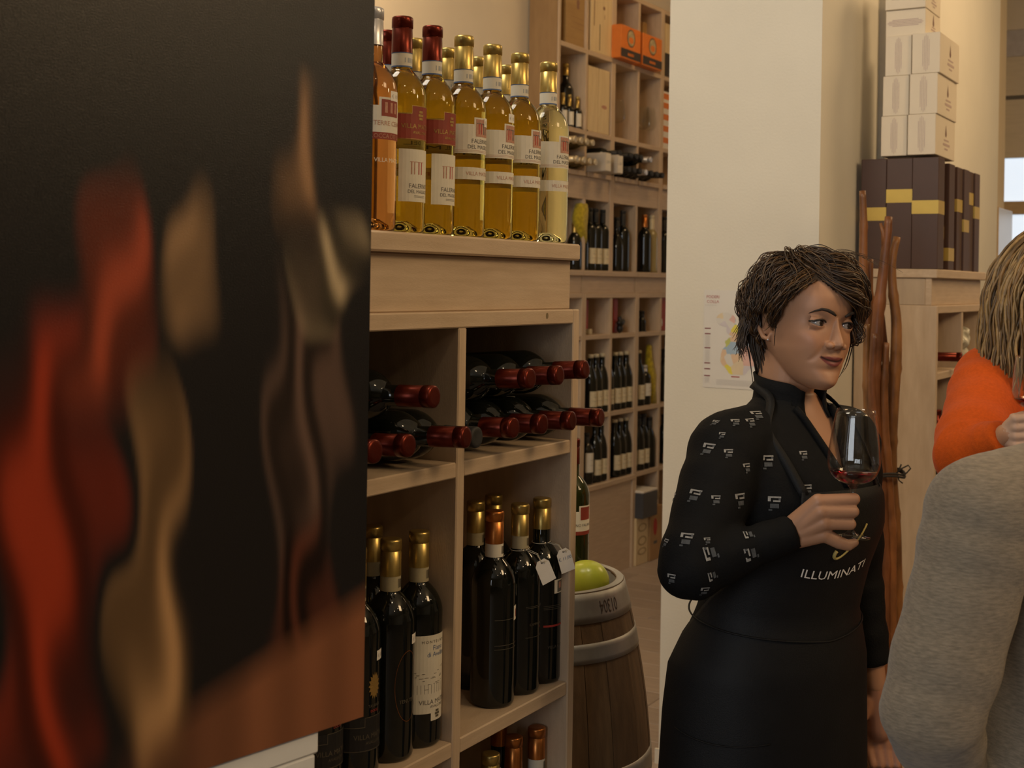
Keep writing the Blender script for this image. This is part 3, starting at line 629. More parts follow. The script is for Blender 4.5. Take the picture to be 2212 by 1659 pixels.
# lower rows
Z1, Z2, Z3 = 1.2845, .8745, .5145
redbox = mat('red_gift_box', (.36, .035, .02), var=.1, rough=.5)
t0 = tx(1325.5, -.05, 690); crate('red_gift_box', 'tall red gift box beside a black bow', BO, t0, t0+.05, -.05, .10, Z1, .185, redbox, 'box')
sk = join([ellipsoid((0, 0, .025), (.018, .018, .025)), ellipsoid((0, -.004, .055), (.032, .02, .018)), ellipsoid((.02, -.004, .062), (.024, .016, .015)), ellipsoid((-.004, 0, .08), (.012, .012, .012))])
tag(ob('black_bow', me('black_bow', *remesh(sk, .004, 2), mat('black_ribbon', (.012, .012, .012), var=.2, rough=.4), True), None, fr(BO, tx(1339, -.025, 700), -.025, Z1), (0, 0, RZ)), 'black ribbon bow standing beside a red gift box', 'bow')
bk(1386, Z1, 'small dark jar-like bottle alone in a compartment under the counter', h=.115, rb=.024, zs=.05, zn=.075, rn=.014, key='jar', cap=blackfoil, capL=.03)
t0 = tx(1425, -.02, 690); crate('red_gift_box', 'red gift box with white mark at the white pillar edge', BO, t0, t0+.12, -.02, .10, Z1, .19, redbox, 'box', prints=(('oval', .2, .25, .12, .12, tagm, 0),))
t0 = tx(1274, -.03, 716); crate('cork_block', 'small yellowish cork block in an empty compartment', BO, t0, t0+.03, -.03, .03, Z1, .028, cream, 'block')
t0 = tx(1268.5, -.06, 690); crate('red_gift_box', 'red gift box almost hidden by the compartment side', BO, t0-.02, t0+.012, -.06, .09, Z1, .18, redbox, 'box')
g = 'cream-labelled bottles in the upper bottle row of the back shelving'
for i, x in enumerate((1274, 1286, 1299, 1311)): bk(x, Z2, ORD[i]+' cream-labelled bottle in the compartment by the red bottle caps', group=g, cap=cream, capL=.016, h=.305, lab=CL, key='rows', zn=.24)
for i, x in enumerate((1327, 1338, 1351, 1362)): bk(x, Z2, ORD[i]+' cream-labelled bottle in the compartment left of the yellow wrap', group=g, cap=cream, capL=.016, h=.305, lab=CL, key='rows', zn=.24)
bk(1378, Z2, 'cream-labelled bottle beside the yellow wrapped bottle', group=g, cap=cream, capL=.016, h=.305, lab=CL, key='rows', zn=.24)
bk(1391, Z2, 'dark bottle with narrow white label in front of the yellow wrap', v=-.04, group=g, cap=whitefoil, h=.22, key='cut2', zs=.15, zn=.185, lab=PLB)
sack('yellow_wrapped_bottle', 'bottle wrapped in yellow cloth in the lower back shelving', BO, hit(BO, 1404, 800, -.05)[0], -.05, [(0, .040, .036, .012), (.08, .044, .036, .008), (.16, .040, .034, 0), (.22, .030, .026, -.014), (.28, .022, .02, -.02), (.325, .018, .016, -.02), (.335, .006, .006, -.02)], Z2, seed=4)['category'] = 'bottle'
bk(1432, Z2, 'plain dark bottle at the white pillar edge, upper bottle row', group=g, cap=blackfoil, h=.30, key='rows2', zn=.24)
g = 'cream-labelled bottles in the bottom row of the back shelving'
bk(1266, Z3, 'dark bottle with tall pale label at the row end above the barrel', group=g, cap=blackfoil, h=.26, key='cut3', zs=.17, zn=.21, lab=('plain', paper, .06, .16, 1.2))
for i, x in enumerate((1284, 1297)): bk(x, Z3, ORD[i]+' cream-labelled bottle of the bottom row above the barrel', group=g, cap=cream, capL=.016, h=.305, lab=CL, key='rows', zn=.24)
for i, x in enumerate((1326, 1338, 1350, 1361)): bk(x, Z3, ORD[i]+' cream-labelled bottle in the middle compartment of the bottom row', group=g, cap=cream, capL=.016, h=.305, lab=CL, key='rows', zn=.24)
for i, x in enumerate((1377, 1388)): bk(x, Z3, ORD[i]+' cream-labelled bottle of the bottom row above the dark open recess', group=g, cap=blackfoil, capL=.06, h=.305, lab=CL, key='rows', zn=.24)
bk(1401, Z3, 'dark unlabelled bottle at the end of the bottom row', group=g, cap=blackfoil, capL=.06, h=.28, key='rows3', zn=.22)
bk(1432, Z3, 'red-banded dark bottle at the white pillar edge, bottom row', group=g, cap=blackfoil, h=.28, key='rows3', zn=.22, lab=('plain', redlab, .02, .06, 1.2))
# cases on the floor at the foot of the back shelving
ringm = mat('print_ring', (.36, .25, .12), var=0)
rp = []
for cz, rr in ((.78, .09), (.5, .10), (.28, .075)): rp += [('oval', .5, cz, .36, rr, ringm, 0), ('oval', .5, cz, .26, rr*.72, casem, .0005)]
t0, t1 = -.036, .118
crate('pine_wine_case', 'pine case with ring prints standing on the floor', BO, t0, t1, .012, .15, .002, .262, casem, 'case', prints=rp)
slate = mat('slate_box', (.06, .065, .075), var=.1, rough=.4)
r = crate('slate_box', 'dark grey box with pale lid edge on the ring-printed case', BO, t0+.004, t1+.035, .050, .18, .2645, .140, slate, 'box'); box('lid', 0, t1-t0+.031, 0, .18, .140, .152, whitecard, r, .002)
cardm = mat('kraft_carton', (.40, .24, .105), var=.12, scale=8, rough=.75)
t0 = .125
crate('kraft_carton', 'brown kraft carton with red print by the pillar foot', BO, t0, t0+.16, .02, .15, .002, .30, cardm, 'carton', prints=(('oval', .42, .62, .16, .16, redink, 0), ('rect', .3, .6, .3, .36, greyink)))
rl = tube([(0, 0, 0), (.115, 0, 0)], .05, 24); ro = empty('paper_roll', fr(BO, t0+.037, -.045, .3025+.0505), RZ, 'brown paper roll lying on the kraft carton', 'roll')
ob('paper', me('paper', *rl, mat('brown_paper', (.36, .27, .14), var=.1, rough=.7), True), ro); ob('core', me('core', *tube([(-.003, 0, 0), (.118, 0, 0)], .02, 16), greyink, True), ro)
# ------------------------------------------------------------------ barrel with apple and bottle
BC = np.array([.061, 2.70, 0]); BH = .9415
barrel = empty('wine_barrel', tuple(BC), 0, 'small oak wine barrel with grey hoops beyond the near shelf', 'barrel')
def br(z): u = (z/BH-.5)*2; return .245-.065*abs(u)**2.1
oak = [mat('oak_stave_%d' % i, c, scale=6, col2=tuple(q*.62 for q in c), stretch=(12, 12, 1.5), bump=.5, bscale=60, rough=.65) for i, c in enumerate([(.20, .115, .05), (.17, .095, .042), (.225, .135, .065)])]
zs_ = np.linspace(0, BH, 22); NS = 22
rnd = random.Random(5); a0 = 0
wd_ = [rnd.uniform(.75, 1.25) for _ in range(NS)]; sm = sum(wd_)
for i in range(NS):
    a1 = a0+wd_[i]/sm*2*math.pi; g = .004; A = np.linspace(a0+g, a1-g, 5); rings = []
    for z in zs_:
        r = br(z)+(.0008 if i % 2 else 0)
        rings.append([(r*math.cos(a), r*math.sin(a), z) for a in A]+[((r-.016)*math.cos(a), (r-.016)*math.sin(a), z) for a in A[::-1]])
    ob('stave', me('stave', *loft(rings), oak[i % 3]), barrel); a0 = a1
steel = mat('galvanised_hoop', (.40, .38, .34), var=.25, scale=14, rough=.5, metal=.55, bump=.2, bscale=60)
for z0, z1 in ((.885, .940), (.812, .848), (.562, .606), (.335, .379), (.093, .13), (.002, .057)):
    rings = [(br(z)+.0025, z) for z in np.linspace(z0, z1, 5)]
    prof = [(rings[0][0]-.004, z0)]+rings+[(rings[-1][0]-.004, z1)]
    h = ob('hoop', me('hoop', *lathe(prof, 64), steel, True), barrel)
    if z1 > .93:
        g = text2d('01304', .036); th = math.radians(-42); V = []
        for x, y, _ in g[0]: X, Y = -x*.62, -y; zz = .924+Y*1.0; R_ = br(zz)+.0029; V.append((R_*math.cos(th+X/R_), R_*math.sin(th+X/R_), zz))
        ob('lettering', me('lettering', V, g[1], mat('marker_ink', (.05, .03, .02), var=0)), h)
ob('barrel_head', me('barrel_head', *lathe([(.0001, .893), (.168, .893), (.168, .875), (.0001, .875)], 48), mat('oak_head', (.30, .24, .17), scale=6, stretch=(1, 14, 1), var=.25, rough=.7)), barrel)
rimm = mat('bare_rim', (.42, .38, .31), var=.15, scale=30, rough=.7)
ob('rim', me('rim', *lathe([(.180, .9405), (.180, .9425), (.166, .9425), (.163, .894), (.1655, .8935)], 64), mat('bare_oak', (.34, .31, .26), var=.25, scale=10, stretch=(1, 1, .2), rough=.7)), barrel)
pA = np.array([.163, 2.655, 0])
ap = [(.0001, .0045)]+[(.0465*math.cos(a)**.85, .0445+.0435*math.sin(a)) for a in np.linspace(-1.4, 1.5, 26)]+[(.0001, .0865)]
apple = empty('apple', (pA[0], pA[1], .8935), 0, 'yellow green apple lying in the barrel top', 'apple')
ob('flesh', me('flesh', *lathe(ap, 32), mat('apple_skin', (.56, .58, .06), col2=(.46, .52, .04), scale=25, rough=.28, bump=.05), True), apple)
pB = at(1233, 1240, 2.79)
bottle('olive green wine bottle standing in the barrel top', (pB[0], pB[1], .8935), RB+.25, olive, 'bordeaux', redfoil, lab='barrelwine')
# ------------------------------------------------------------------ side cabinet contents, gift boxes and cartons
cartonm = mat('cream_carton', (.74, .66, .53), var=.03, scale=10, rough=.6)
inkp = mat('carton_ink', (.52, .40, .37), var=.2, scale=300, rough=.8)
def carton(label, t0, v1, w, d, h, z, lying_text=False, jig=0):
    """white two-bottle carton; its end faces the camera, local x = along U, local y = away from the room"""
    r = empty('wine_carton', fr(KO, t0, v1, z), RZ+jig, label, 'carton', 'cream cartons stacked on the brown gift boxes')
    ob('body', boxm(d, w, h, cartonm, .0015), r)
    g = []
    n = 5
    for i in range(n):
        a = (i+.5)/n; L = (.55+.35*math.sin(math.pi*a))
        if not lying_text: y = w*(.36+.28*a); g.append((([(-.0006, y-.0007, h*(.5-L/2)), (-.0006, y+.0007, h*(.5-L/2)), (-.0006, y+.0007, h*(.5+L/2)), (-.0006, y-.0007, h*(.5+L/2))], [(0, 1, 2, 3)]), inkp))
        else: zz = h*(.36+.28*a); g.append((([(-.0006, w*(.5-L/2), zz-.0011), (-.0006, w*(.5+L/2), zz-.0011), (-.0006, w*(.5+L/2), zz+.0011), (-.0006, w*(.5-L/2), zz+.0011)], [(0, 1, 2, 3)]), inkp))
    mk = mat('carton_mark', (.20, .10, .08), var=0)
    drop = [(d*.52+.010*math.cos(q), -.0006, h*.60+.010*math.sin(q)) for q in np.linspace(math.pi, 2*math.pi, 9)]+[(d*.52, -.0006, h*.60+.030)]
    g.append(((drop, [tuple(range(10))]), mk))
    for q, (a, b) in enumerate(((.30, .36), (.42, .46), (.2, .24))): g.append((([(d*(.38+.04*q), -.0006, h*a), (d*(.72-.05*q), -.0006, h*a), (d*(.72-.05*q), -.0006, h*b), (d*(.38+.04*q), -.0006, h*b)], [(0, 1, 2, 3)]), inkp))
    ob('lettering', merge_mesh('lettering', g[:n]), r); ob('drop_mark', merge_mesh('drop_mark', g[n:n+1]), r)
    for q_ in g[n+1:]: ob('print_bar', merge_mesh('print_bar', [q_]), r)
    return r
zc = 1.9755
for row in range(3):
    z = zc+row*.1290; lvl = ('bottom', 'middle', 'top')[row]
    dv = (-.004, .0, .006)[row]
    carton('cream wine carton, %s row of the upright pairs, against the pillar' % lvl, .0, -.098+dv, .083, .27, .1285, z)
    carton('cream wine carton, %s row of the upright pairs, on the outer side' % lvl, -.012, -.006+dv, .087, .27, .1285, z)
carton('cream wine carton lying on its side above the upright pairs', .01, -.052, .126, .20, .084, zc+3*.1290, True)
carton('topmost cream wine carton, cut off by the picture top', .0, -.050, .128, .20, .084, zc+3*.1290+.0845, True)
brown = mat('brown_gift_box', (.072, .034, .022), var=.08, scale=12, rough=.45); goldb = mat('gold_band', (.62, .44, .10), var=.06, rough=.38, metal=.35)
def gift(label, t0, v1, zb, w=.082, d=.082, h=.355):
    r = empty('gift_box', fr(KO, t0, v1, 1.6125), RZ, label, 'gift box', 'brown wine gift boxes on the side cabinet')
    ob('body', boxm(d, w, h, brown, .0015), r)
    s = .0006
    V = [(-s, -s, 0), (d+s, -s, 0), (d+s, w+s, 0), (-s, w+s, 0), (-s, -s, .043), (d+s, -s, .043), (d+s, w+s, .043), (-s, w+s, .043)]
    ob('band', me('band', V, [(0, 1, 5, 4), (1, 2, 6, 5), (2, 3, 7, 6), (3, 0, 4, 7)], goldb), r, (0, 0, zb))
gift('brown gift box with low gold band against the canes, first of the front row', .004, -.166, .155)
gift('brown gift box with high gold band, second of the front row', .0, -.0825, .212)
gift('brown gift box with gold band at the cabinet corner', -.003, .0, .175)
for i, (tt, zb, s) in enumerate(((.20, .030, 'lowest gold band'), (.335, .20, 'high gold band after a gap'), (.425, .135, 'mid-height gold band'), (.51, .235, 'topmost gold band'), (.60, .19, 'gold band at the end of the row'))):
    gift('brown gift box of the receding row with %s' % s, tt, -.012-.004*(i % 2), zb, .08, .08, .352)
gift('brown gift box behind the corner one', .085, -.02, .10, .08, .08)
# bottles and things in the cabinet
ck = 'bottles in the side cabinet'
o = lying('lying bottle with dark red capsule in the side cabinet', .20, .235, 1.3195, 1.325, vc=.03, cap=redfoil, group=ck, o=KO, capL=.10)
for i, (t, v, c) in enumerate(((.07, -.05, redfoil), (.15, -.05, redfoil), (.24, -.05, redfoil), (.08, -.13, redfoil), (.17, -.13, blackfoil))):
    bottle(('red-capped dark bottle on cabinet middle shelf, first from the corner', 'red-capped dark bottle on cabinet middle shelf, second from the corner', 'red-capped dark bottle on cabinet middle shelf, third from the corner', 'red-capped dark bottle in back row of the cabinet', 'black-capped dark bottle in back row of the cabinet')[i], fr(KO, t, v, .8245), RB, cap=c, group=ck, lab=PLB)
plast = mat('clear_plastic_bag', (.55, .52, .42), var=.2, scale=30, rough=.25, bump=.8, bscale=50)
bag = remesh(join([ellipsoid((0, 0, .05), (.11, .06, .05)), ellipsoid((.06, .02, .085), (.06, .05, .04)), ellipsoid((-.05, -.02, .08), (.06, .05, .035)), ellipsoid((.0, -.03, .10), (.05, .04, .03))]), .006, 1)
bag = (bag[0]+.006*np.sin(bag[0][:, [1, 2, 0]]*140), bag[1])
tag(ob('plastic_bag', me('plastic_bag', *bag, plast, True), None, fr(KO, .56, -.08, 1.2835), (0, 0, RZ)), 'crumpled pale plastic bag in the side cabinet', 'bag')
fro = nodes_of('frosted_panel'); fro[2].inputs['Base Color'].default_value = (.66, .72, .86, 1); setp(fro[2], rough=.25); fro = fro[0]
r = empty('wall_panel', fr(BO, .115, 1.842, 1.545), RZ, 'bluish white glossy panel on the wall beyond the cabinet', 'panel')
box('sheet', .015, .385, 0, .03, 0, .405, fro, r, .003); box('side_strip', 0, .015, -.004, .041, -.004, .41, frm, r, .002); box('lower_strip', 0, .385, -.004, .041, -.012, -.004, frm, r, .002)
# a few dark things on the window shelf
for i, (v, z) in enumerate(((1.66, 1.79), (1.735, 1.79))):
    bottle(('dark bottle standing on the far window sill, first', 'dark bottle standing on the far window sill, second')[i], fr(BO, TMAX-.02, v, 1.392), RB, h=.30, key='rows3', zn=.22, cap=blackfoil, group='bottles on the far window sill')
# ------------------------------------------------------------------ canes
caneb = fr(KO, -.437, -.046, 0)
CY = 3.75
cane = empty('cane_bundle', caneb, 0, 'bundle of tall brown canes tied with string beside the pillar', 'canes')
canem = [mat('cane_bark_%d' % i, c, scale=9, col2=tuple(q*.35 for q in c), stretch=(3, 3, 1), bump=.5, bscale=40, rough=.4) for i, c in enumerate([(.30, .115, .035), (.24, .085, .028), (.36, .16, .05)])]
paths = [([(1863, 412), (1866, 480), (1864, 560), (1870, 650), (1880, 760), (1884, 900), (1880, 1030), (1884, 1200), (1888, 1400), (1890, 1660)], .0, .015),
 ([(1920, 468), (1913, 540), (1905, 610), (1897, 680), (1892, 760), (1888, 850), (1893, 960), (1899, 1020), (1903, 1150), (1902, 1400), (1898, 1660)], -.045, .0175),
 ([(1938, 512), (1926, 560), (1927, 620), (1937, 690), (1936, 770), (1930, 860), (1925, 950), (1925, 1020), (1934, 1140), (1938, 1300), (1936, 1660)], -.01, .0165),
 ([(1880, 560), (1878, 640), (1888, 740), (1900, 860), (1908, 1020), (1918, 1200), (1921, 1400), (1918, 1660)], .025, .014),
 ([(1900, 640), (1908, 720), (1917, 820), (1915, 920), (1913, 1020), (1910, 1200), (1905, 1660)], .03, .013),
 ([(1872, 700), (1872, 820), (1878, 940), (1892, 1020), (1878, 1200), (1872, 1400), (1868, 1660)], -.01, .015),
 ([(1915, 740), (1910, 830), (1911, 930), (1918, 1020), (1926, 1160), (1926, 1660)], -.05, .0135),
 ([(1890, 720), (1884, 830), (1893, 940), (1905, 1020), (1914, 1200), (1912, 1660)], -.055, .0125)]
for i, (pp, dy, rad) in enumerate(paths):
    P = np.array([at(x, y, CY+dy) for x, y in pp]); low = P[-1].copy(); low[2] = .003; low[0] += (i-3.5)*.004; P = np.vstack([P, (P[-1]+low)/2, low])
    # resample with node swellings
    s = np.concatenate([[0], np.cumsum(np.linalg.norm(np.diff(P, axis=0), axis=1))]); q = np.linspace(0, s[-1], 90)
    Q = np.stack([np.interp(q, s, P[:, c]) for c in range(3)], 1)
    Qs = Q.copy()
    for _ in range(3): Qs[1:-1] = (Qs[:-2]+2*Qs[1:-1]+Qs[2:])/4
    rr = rad*(.62+.38*np.minimum(1, q/.35)); nodes_ = (np.abs(((q+i*.07) % .21)-.105) < .012); rr = rr*(1+.16*nodes_)
    ob('cane', me('cane', *tube(Qs-np.array(caneb), rr, 10), canem[i % 3], True), cane)
P = np.array([at(1902, 482, CY-.045), at(1908, 505, CY-.045), at(1911, 545, CY-.045)])
ob('twig', me('twig', *tube(P-np.array(caneb), [.004, .006, .009], 8), canem[0], True), cane)
sc_ = at(1906, 1022, CY)-np.array(caneb); tw = mat('dark_twine', (.02, .016, .012), var=.2, rough=.8)
ring = [(sc_[0]+.058*math.cos(a), sc_[1]-.012+.072*math.sin(a), sc_[2]+.004*math.sin(3*a)) for a in np.linspace(0, 2*math.pi, 33)]
k0 = at(1938, 1022, CY-.07)-np.array(caneb)
def pl(*pts): return [at(x, y, CY-.07)-np.array(caneb) for x, y in pts]
ob('twine', me('twine', *join([tube(ring, .0035, 6, False), tube([(x, y, z+.007) for x, y, z in ring], .0035, 6, False), tube(pl((1936, 1022), (1948, 1012), (1962, 1005), (1967, 1012), (1958, 1022), (1944, 1026), (1937, 1024)), .0022, 6), tube(pl((1938, 1022), (1944, 1010), (1947, 1003)), .0022, 6), tube(pl((1938, 1024), (1942, 1038), (1950, 1044)), .002, 6)]), tw, True), cane)
# ------------------------------------------------------------------ map poster on the pillar
def tpl(px, py, t):
    P = at(px, py, 1.0)-np.array([0, 0, HC]); k = np.dot(BO+U*t, U)/np.dot(P*np.array([1, 1, 0]), U); X = P*k
    return float(np.dot(X[:2]-BO[:2], W[:2])), float(X[2]+HC)
pv, pz0 = tpl(1518, 836, -2.626); _, pz1 = tpl(1520, 626, -2.626)
PW, PH = .245, pz1-pz0
post = empty('map_poster', fr(BO, -2.6255, pv, pz0), RB, 'paper wine region map pinned to the white pillar', 'poster')   # local x along W, local y = U (into wall)
sheetm = mat('poster_paper', (.72, .70, .66), var=.02, rough=.6)
ob('sheet', boxm(PW, .0008, PH, sheetm, 0), post)
rs = np.random.RandomState(11)
pts = rs.rand(46, 2)*[.150, .215]+[.045, .055]
pal = [(.75, .66, .10), (.35, .47, .60), (.72, .52, .35), (.62, .40, .10), (.45, .47, .42), (.70, .45, .40), (.52, .55, .16), (.62, .58, .62), (.72, .60, .42), (.68, .66, .62)]
n = 90; xs = np.linspace(.035, .205, n); zs2 = np.linspace(.045, .275, n+30)
gx, gz = np.meshgrid(xs, zs2); d2 = ((gx[..., None]-pts[:, 0])**2+(gz[..., None]-pts[:, 1])**2); idx = d2.argmin(-1)
def blob(cx, cz, a, b): return ((gx-cx)/a)**2+((gz-cz)/b)**2
ang = np.arctan2(gz-.14, gx-.115); wob = 1+.13*np.sin(3*ang+1)+.09*np.sin(7*ang)+.05*np.sin(13*ang)
inside = (blob(.12, .105, .062, .062) < wob) | (blob(.098, .185, .022, .020) < wob) | (blob(.075, .215, .035, .022) < wob*.9) | (blob(.125, .165, .03, .03) < wob) | (blob(.135, .245, .025, .018) < wob)
gmap = {}
for i in range(n+29):
    for j in range(n-1):
        if inside[i, j]: gmap.setdefault(int(idx[i, j]) % len(pal), []).append((i, j))
grp = []
for c, cells in gmap.items():
    V, F = [], []
    for i, j in cells:
        o_ = len(V); V += [(xs[j], -.0006, zs2[i]), (xs[j+1], -.0006, zs2[i]), (xs[j+1], -.0006, zs2[i+1]), (xs[j], -.0006, zs2[i+1])]; F.append((o_, o_+1, o_+2, o_+3))
    grp.append(((V, F), mat('map_tint_%d' % c, pal[c], var=.05, rough=.6)))
def pt(s, size, x, z, m): grp.append((text_flat(s, size, Matrix(((1, 0, 0, x), (0, 0, 1, -.0007), (0, 1, 0, z), (0, 0, 0, 1)))), m))
pr = mat('poster_red', (.45, .12, .12), var=0); pg = mat('poster_grey', (.55, .53, .52), var=0); pd = mat('poster_maroon', (.22, .06, .07), var=0)
pt('PODERI', .013, .030, PH-.026, pr); pt('COLLA', .013, .030, PH-.041, pr); pt('MAPPA', .011, .125, PH-.024, pd); pt('DEI VIGNETI', .007, .122, PH-.036, pg)
def rect(x0, x1, z0, z1, m): grp.append((([(x0, -.0007, z0), (x1, -.0007, z0), (x1, -.0007, z1), (x0, -.0007, z1)], [(0, 1, 2, 3)]), m))
rect(.004, .042, PH-.0485, PH-.0475, pg)
for f in (.600, .545, .40, .245, .185, .115): rect(.004, .024, f*PH, f*PH+.0035, pd)
for a, b in ((.41, .53), (.27, .385), (.05, .10)):
    for q in np.arange(a, b, .012): rect(.006, .022, q*PH, q*PH+.0012, pg)
rect(.095, .123, .118*PH, .118*PH+.003, redink)
for q in np.arange(.035, .09, .012): rect(.045, .20, q*PH, q*PH+.001, pg)
ob('print', merge_mesh('print', grp), post)
# ------------------------------------------------------------------ large dark art print on its white plinth
pa = math.radians(40.5); PD = np.array([math.sin(pa), math.cos(pa), 0]); PN = np.array([math.cos(pa), -math.sin(pa), 0])
e = at(800, 609, 1.55); PO = np.array([e[0], e[1], 0]); PRZ = math.atan2(PD[1], PD[0])
PWD, PZ0, PZ1 = .78, 1.0275, 2.30
art = empty('art_print', (PO[0]-PD[0]*PWD, PO[1]-PD[1]*PWD, PZ0), PRZ, 'large dark art print with red and pale draped colour fields, next to the shelf', 'art print')
edge = mat('print_edge', (.03, .025, .022), var=.1, rough=.6)
box('panel', 0, PWD, .002, .030, 0, PZ1-PZ0, edge, art, .002)
nx, nz = 200, 300
X, Zg = np.meshgrid(np.linspace(0, PWD, nx), np.linspace(0, PZ1-PZ0, nz))
sx = (X-(PWD-.47))/.47; sz = Zg/.87            # 0..1 over the part in the picture
colr = np.zeros(X.shape+(3,))+np.array([.010, .0085, .008])
rs = np.random.RandomState(3)
def drape(cx, cz, rx, rz, tilt, c, folds=6, amp=.5, soft=.25):
    global colr
    dx = sx-cx; dz = (sz-cz); x2 = dx*math.cos(tilt)+dz*math.sin(tilt); z2 = -dx*math.sin(tilt)+dz*math.cos(tilt)
    d = np.sqrt((x2/rx)**2+(z2/rz)**2)+.12*np.sin(z2*17+x2*9+cx*20)+.07*np.sin(x2*31-z2*13)
    m = np.clip((1-d)/soft, 0, 1); m = m*m*(3-2*m)
    f = 1-amp+amp*(.5+.5*np.sin(x2/rx*folds+2.2*np.sin(z2/rz*2+cx*9)))**1.5
    colr = colr*(1-m[..., None])+(m*1.0)[..., None]*f[..., None]*np.array(c)
RED = (.34, .035, .010); FLESH = (.46, .25, .10); TAUPE = (.13, .075, .05); CREAM = (.48, .36, .20)
nzw = .028*np.sin(sx*9+4*sz)+.016*np.sin(sz*23-sx*11)+.02*np.sin(sx*37+sz*19)
sx0 = sx; sx = sx+nzw
drape(.13, .30, .13, .36, .10, RED, 6, .8, .55); drape(.24, .58, .12, .20, -.35, (.36, .06, .022), 5, .7, .6)
drape(.36, .24, .10, .30, .05, FLESH, 4, .75, .6); drape(.45, .60, .11, .13, -.5, (.48, .27, .12), 3, .6, .7)
drape(.80, .42, .12, .38, .02, TAUPE, 9, .85, .6); drape(.82, .14, .12, .18, 0, (.09, .025, .012), 9, .9, .6)
drape(.85, .61, .11, .10, .75, CREAM, 7, .9, .7); drape(.76, .74, .07, .13, .1, (.34, .18, .08), 4, .75, .7)
sx = sx0
gl = np.clip((sx*.17-sz+.02)/.05, 0, 1)*np.clip((sx-.25)/.4, 0, 1); colr = colr*(1-gl[..., None])+gl[..., None]*np.array([.27, .10, .042])*(.8+.2*np.sin(sx*40)[..., None]*.5)
V = np.stack([X.ravel(), np.zeros(X.size), Zg.ravel()], 1); ii = np.arange(nx*nz).reshape(nz, nx)
F = np.stack([ii[:-1, :-1].ravel(), ii[:-1, 1:].ravel(), ii[1:, 1:].ravel(), ii[1:, :-1].ravel()], 1)
pm = vcol('art_print_canvas', rough=.31, spec=.34); nt = pm.node_tree
tc = nt.nodes.new('ShaderNodeTexCoord'); nz_ = nt.nodes.new('ShaderNodeTexNoise'); nz_.inputs['Scale'].default_value = 700; bp = nt.nodes.new('ShaderNodeBump'); bp.inputs['Strength'].default_value = .35; bp.inputs['Distance'].default_value = .001
nt.links.new(tc.outputs['Object'], nz_.inputs['Vector']); nt.links.new(nz_.outputs['Fac'], bp.inputs['Height']); nt.links.new(bp.outputs[0], nt.nodes['Principled BSDF'].inputs['Normal'])
d = me('canvas', V, F, pm); colattr(d, colr.reshape(-1, 3)); ob('canvas', d, art)
pr_ = PWD-.068
plinth = ob('display_plinth', None, None, (PO[0]-PD[0]*PWD, PO[1]-PD[1]*PWD, 0), (0, 0, PRZ)); tag(plinth, 'white painted plinth under the large dark print', 'plinth')
wp = mat('plinth_paint', (.70, .68, .62), var=.04, rough=.6)
box('body', .05, pr_, .006, .30, .0, 1.0, wp, plinth, .003); box('cap', .045, pr_+.003, .004, .305, 1.0, 1.0272, wp, plinth, .003)
# ------------------------------------------------------------------ people
skinm = vcol('skin', rough=.48, sss=.0, spec=.4)
def pw(s, e): return np.sign(s)*np.abs(s)**e
HT = np.array([(-.117, .012, .078, .045), (-.112, .023, .088, .02), (-.104, .031, .094, 0), (-.095, .038, .0955, -.02), (-.082, .0465, .0945, -.035), (-.068, .0550, .094, -.05), (-.05, .0645, .0935, -.065), (-.03, .069, .0925, -.078), (-.01, .0705, .0915, -.088), (.01, .0715, .0935, -.095), (.025, .072, .0975, -.098), (.045, .072, .097, -.098), (.065, .069, .09, -.094), (.085, .061, .076, -.084), (.10, .047, .058, -.068), (.11, .031, .038, -.048), (.116, .012, .012, -.02)])
zd_ = np.linspace(-.117, .116, 300); HD = np.stack([zd_]+[np.interp(zd_, HT[:, 0], HT[:, i]) for i in (1, 2, 3)], 1)
for _ in range(60): HD[1:-1, 1:] = (HD[:-2, 1:]+2*HD[1:-1, 1:]+HD[2:, 1:])/4
HT = HD
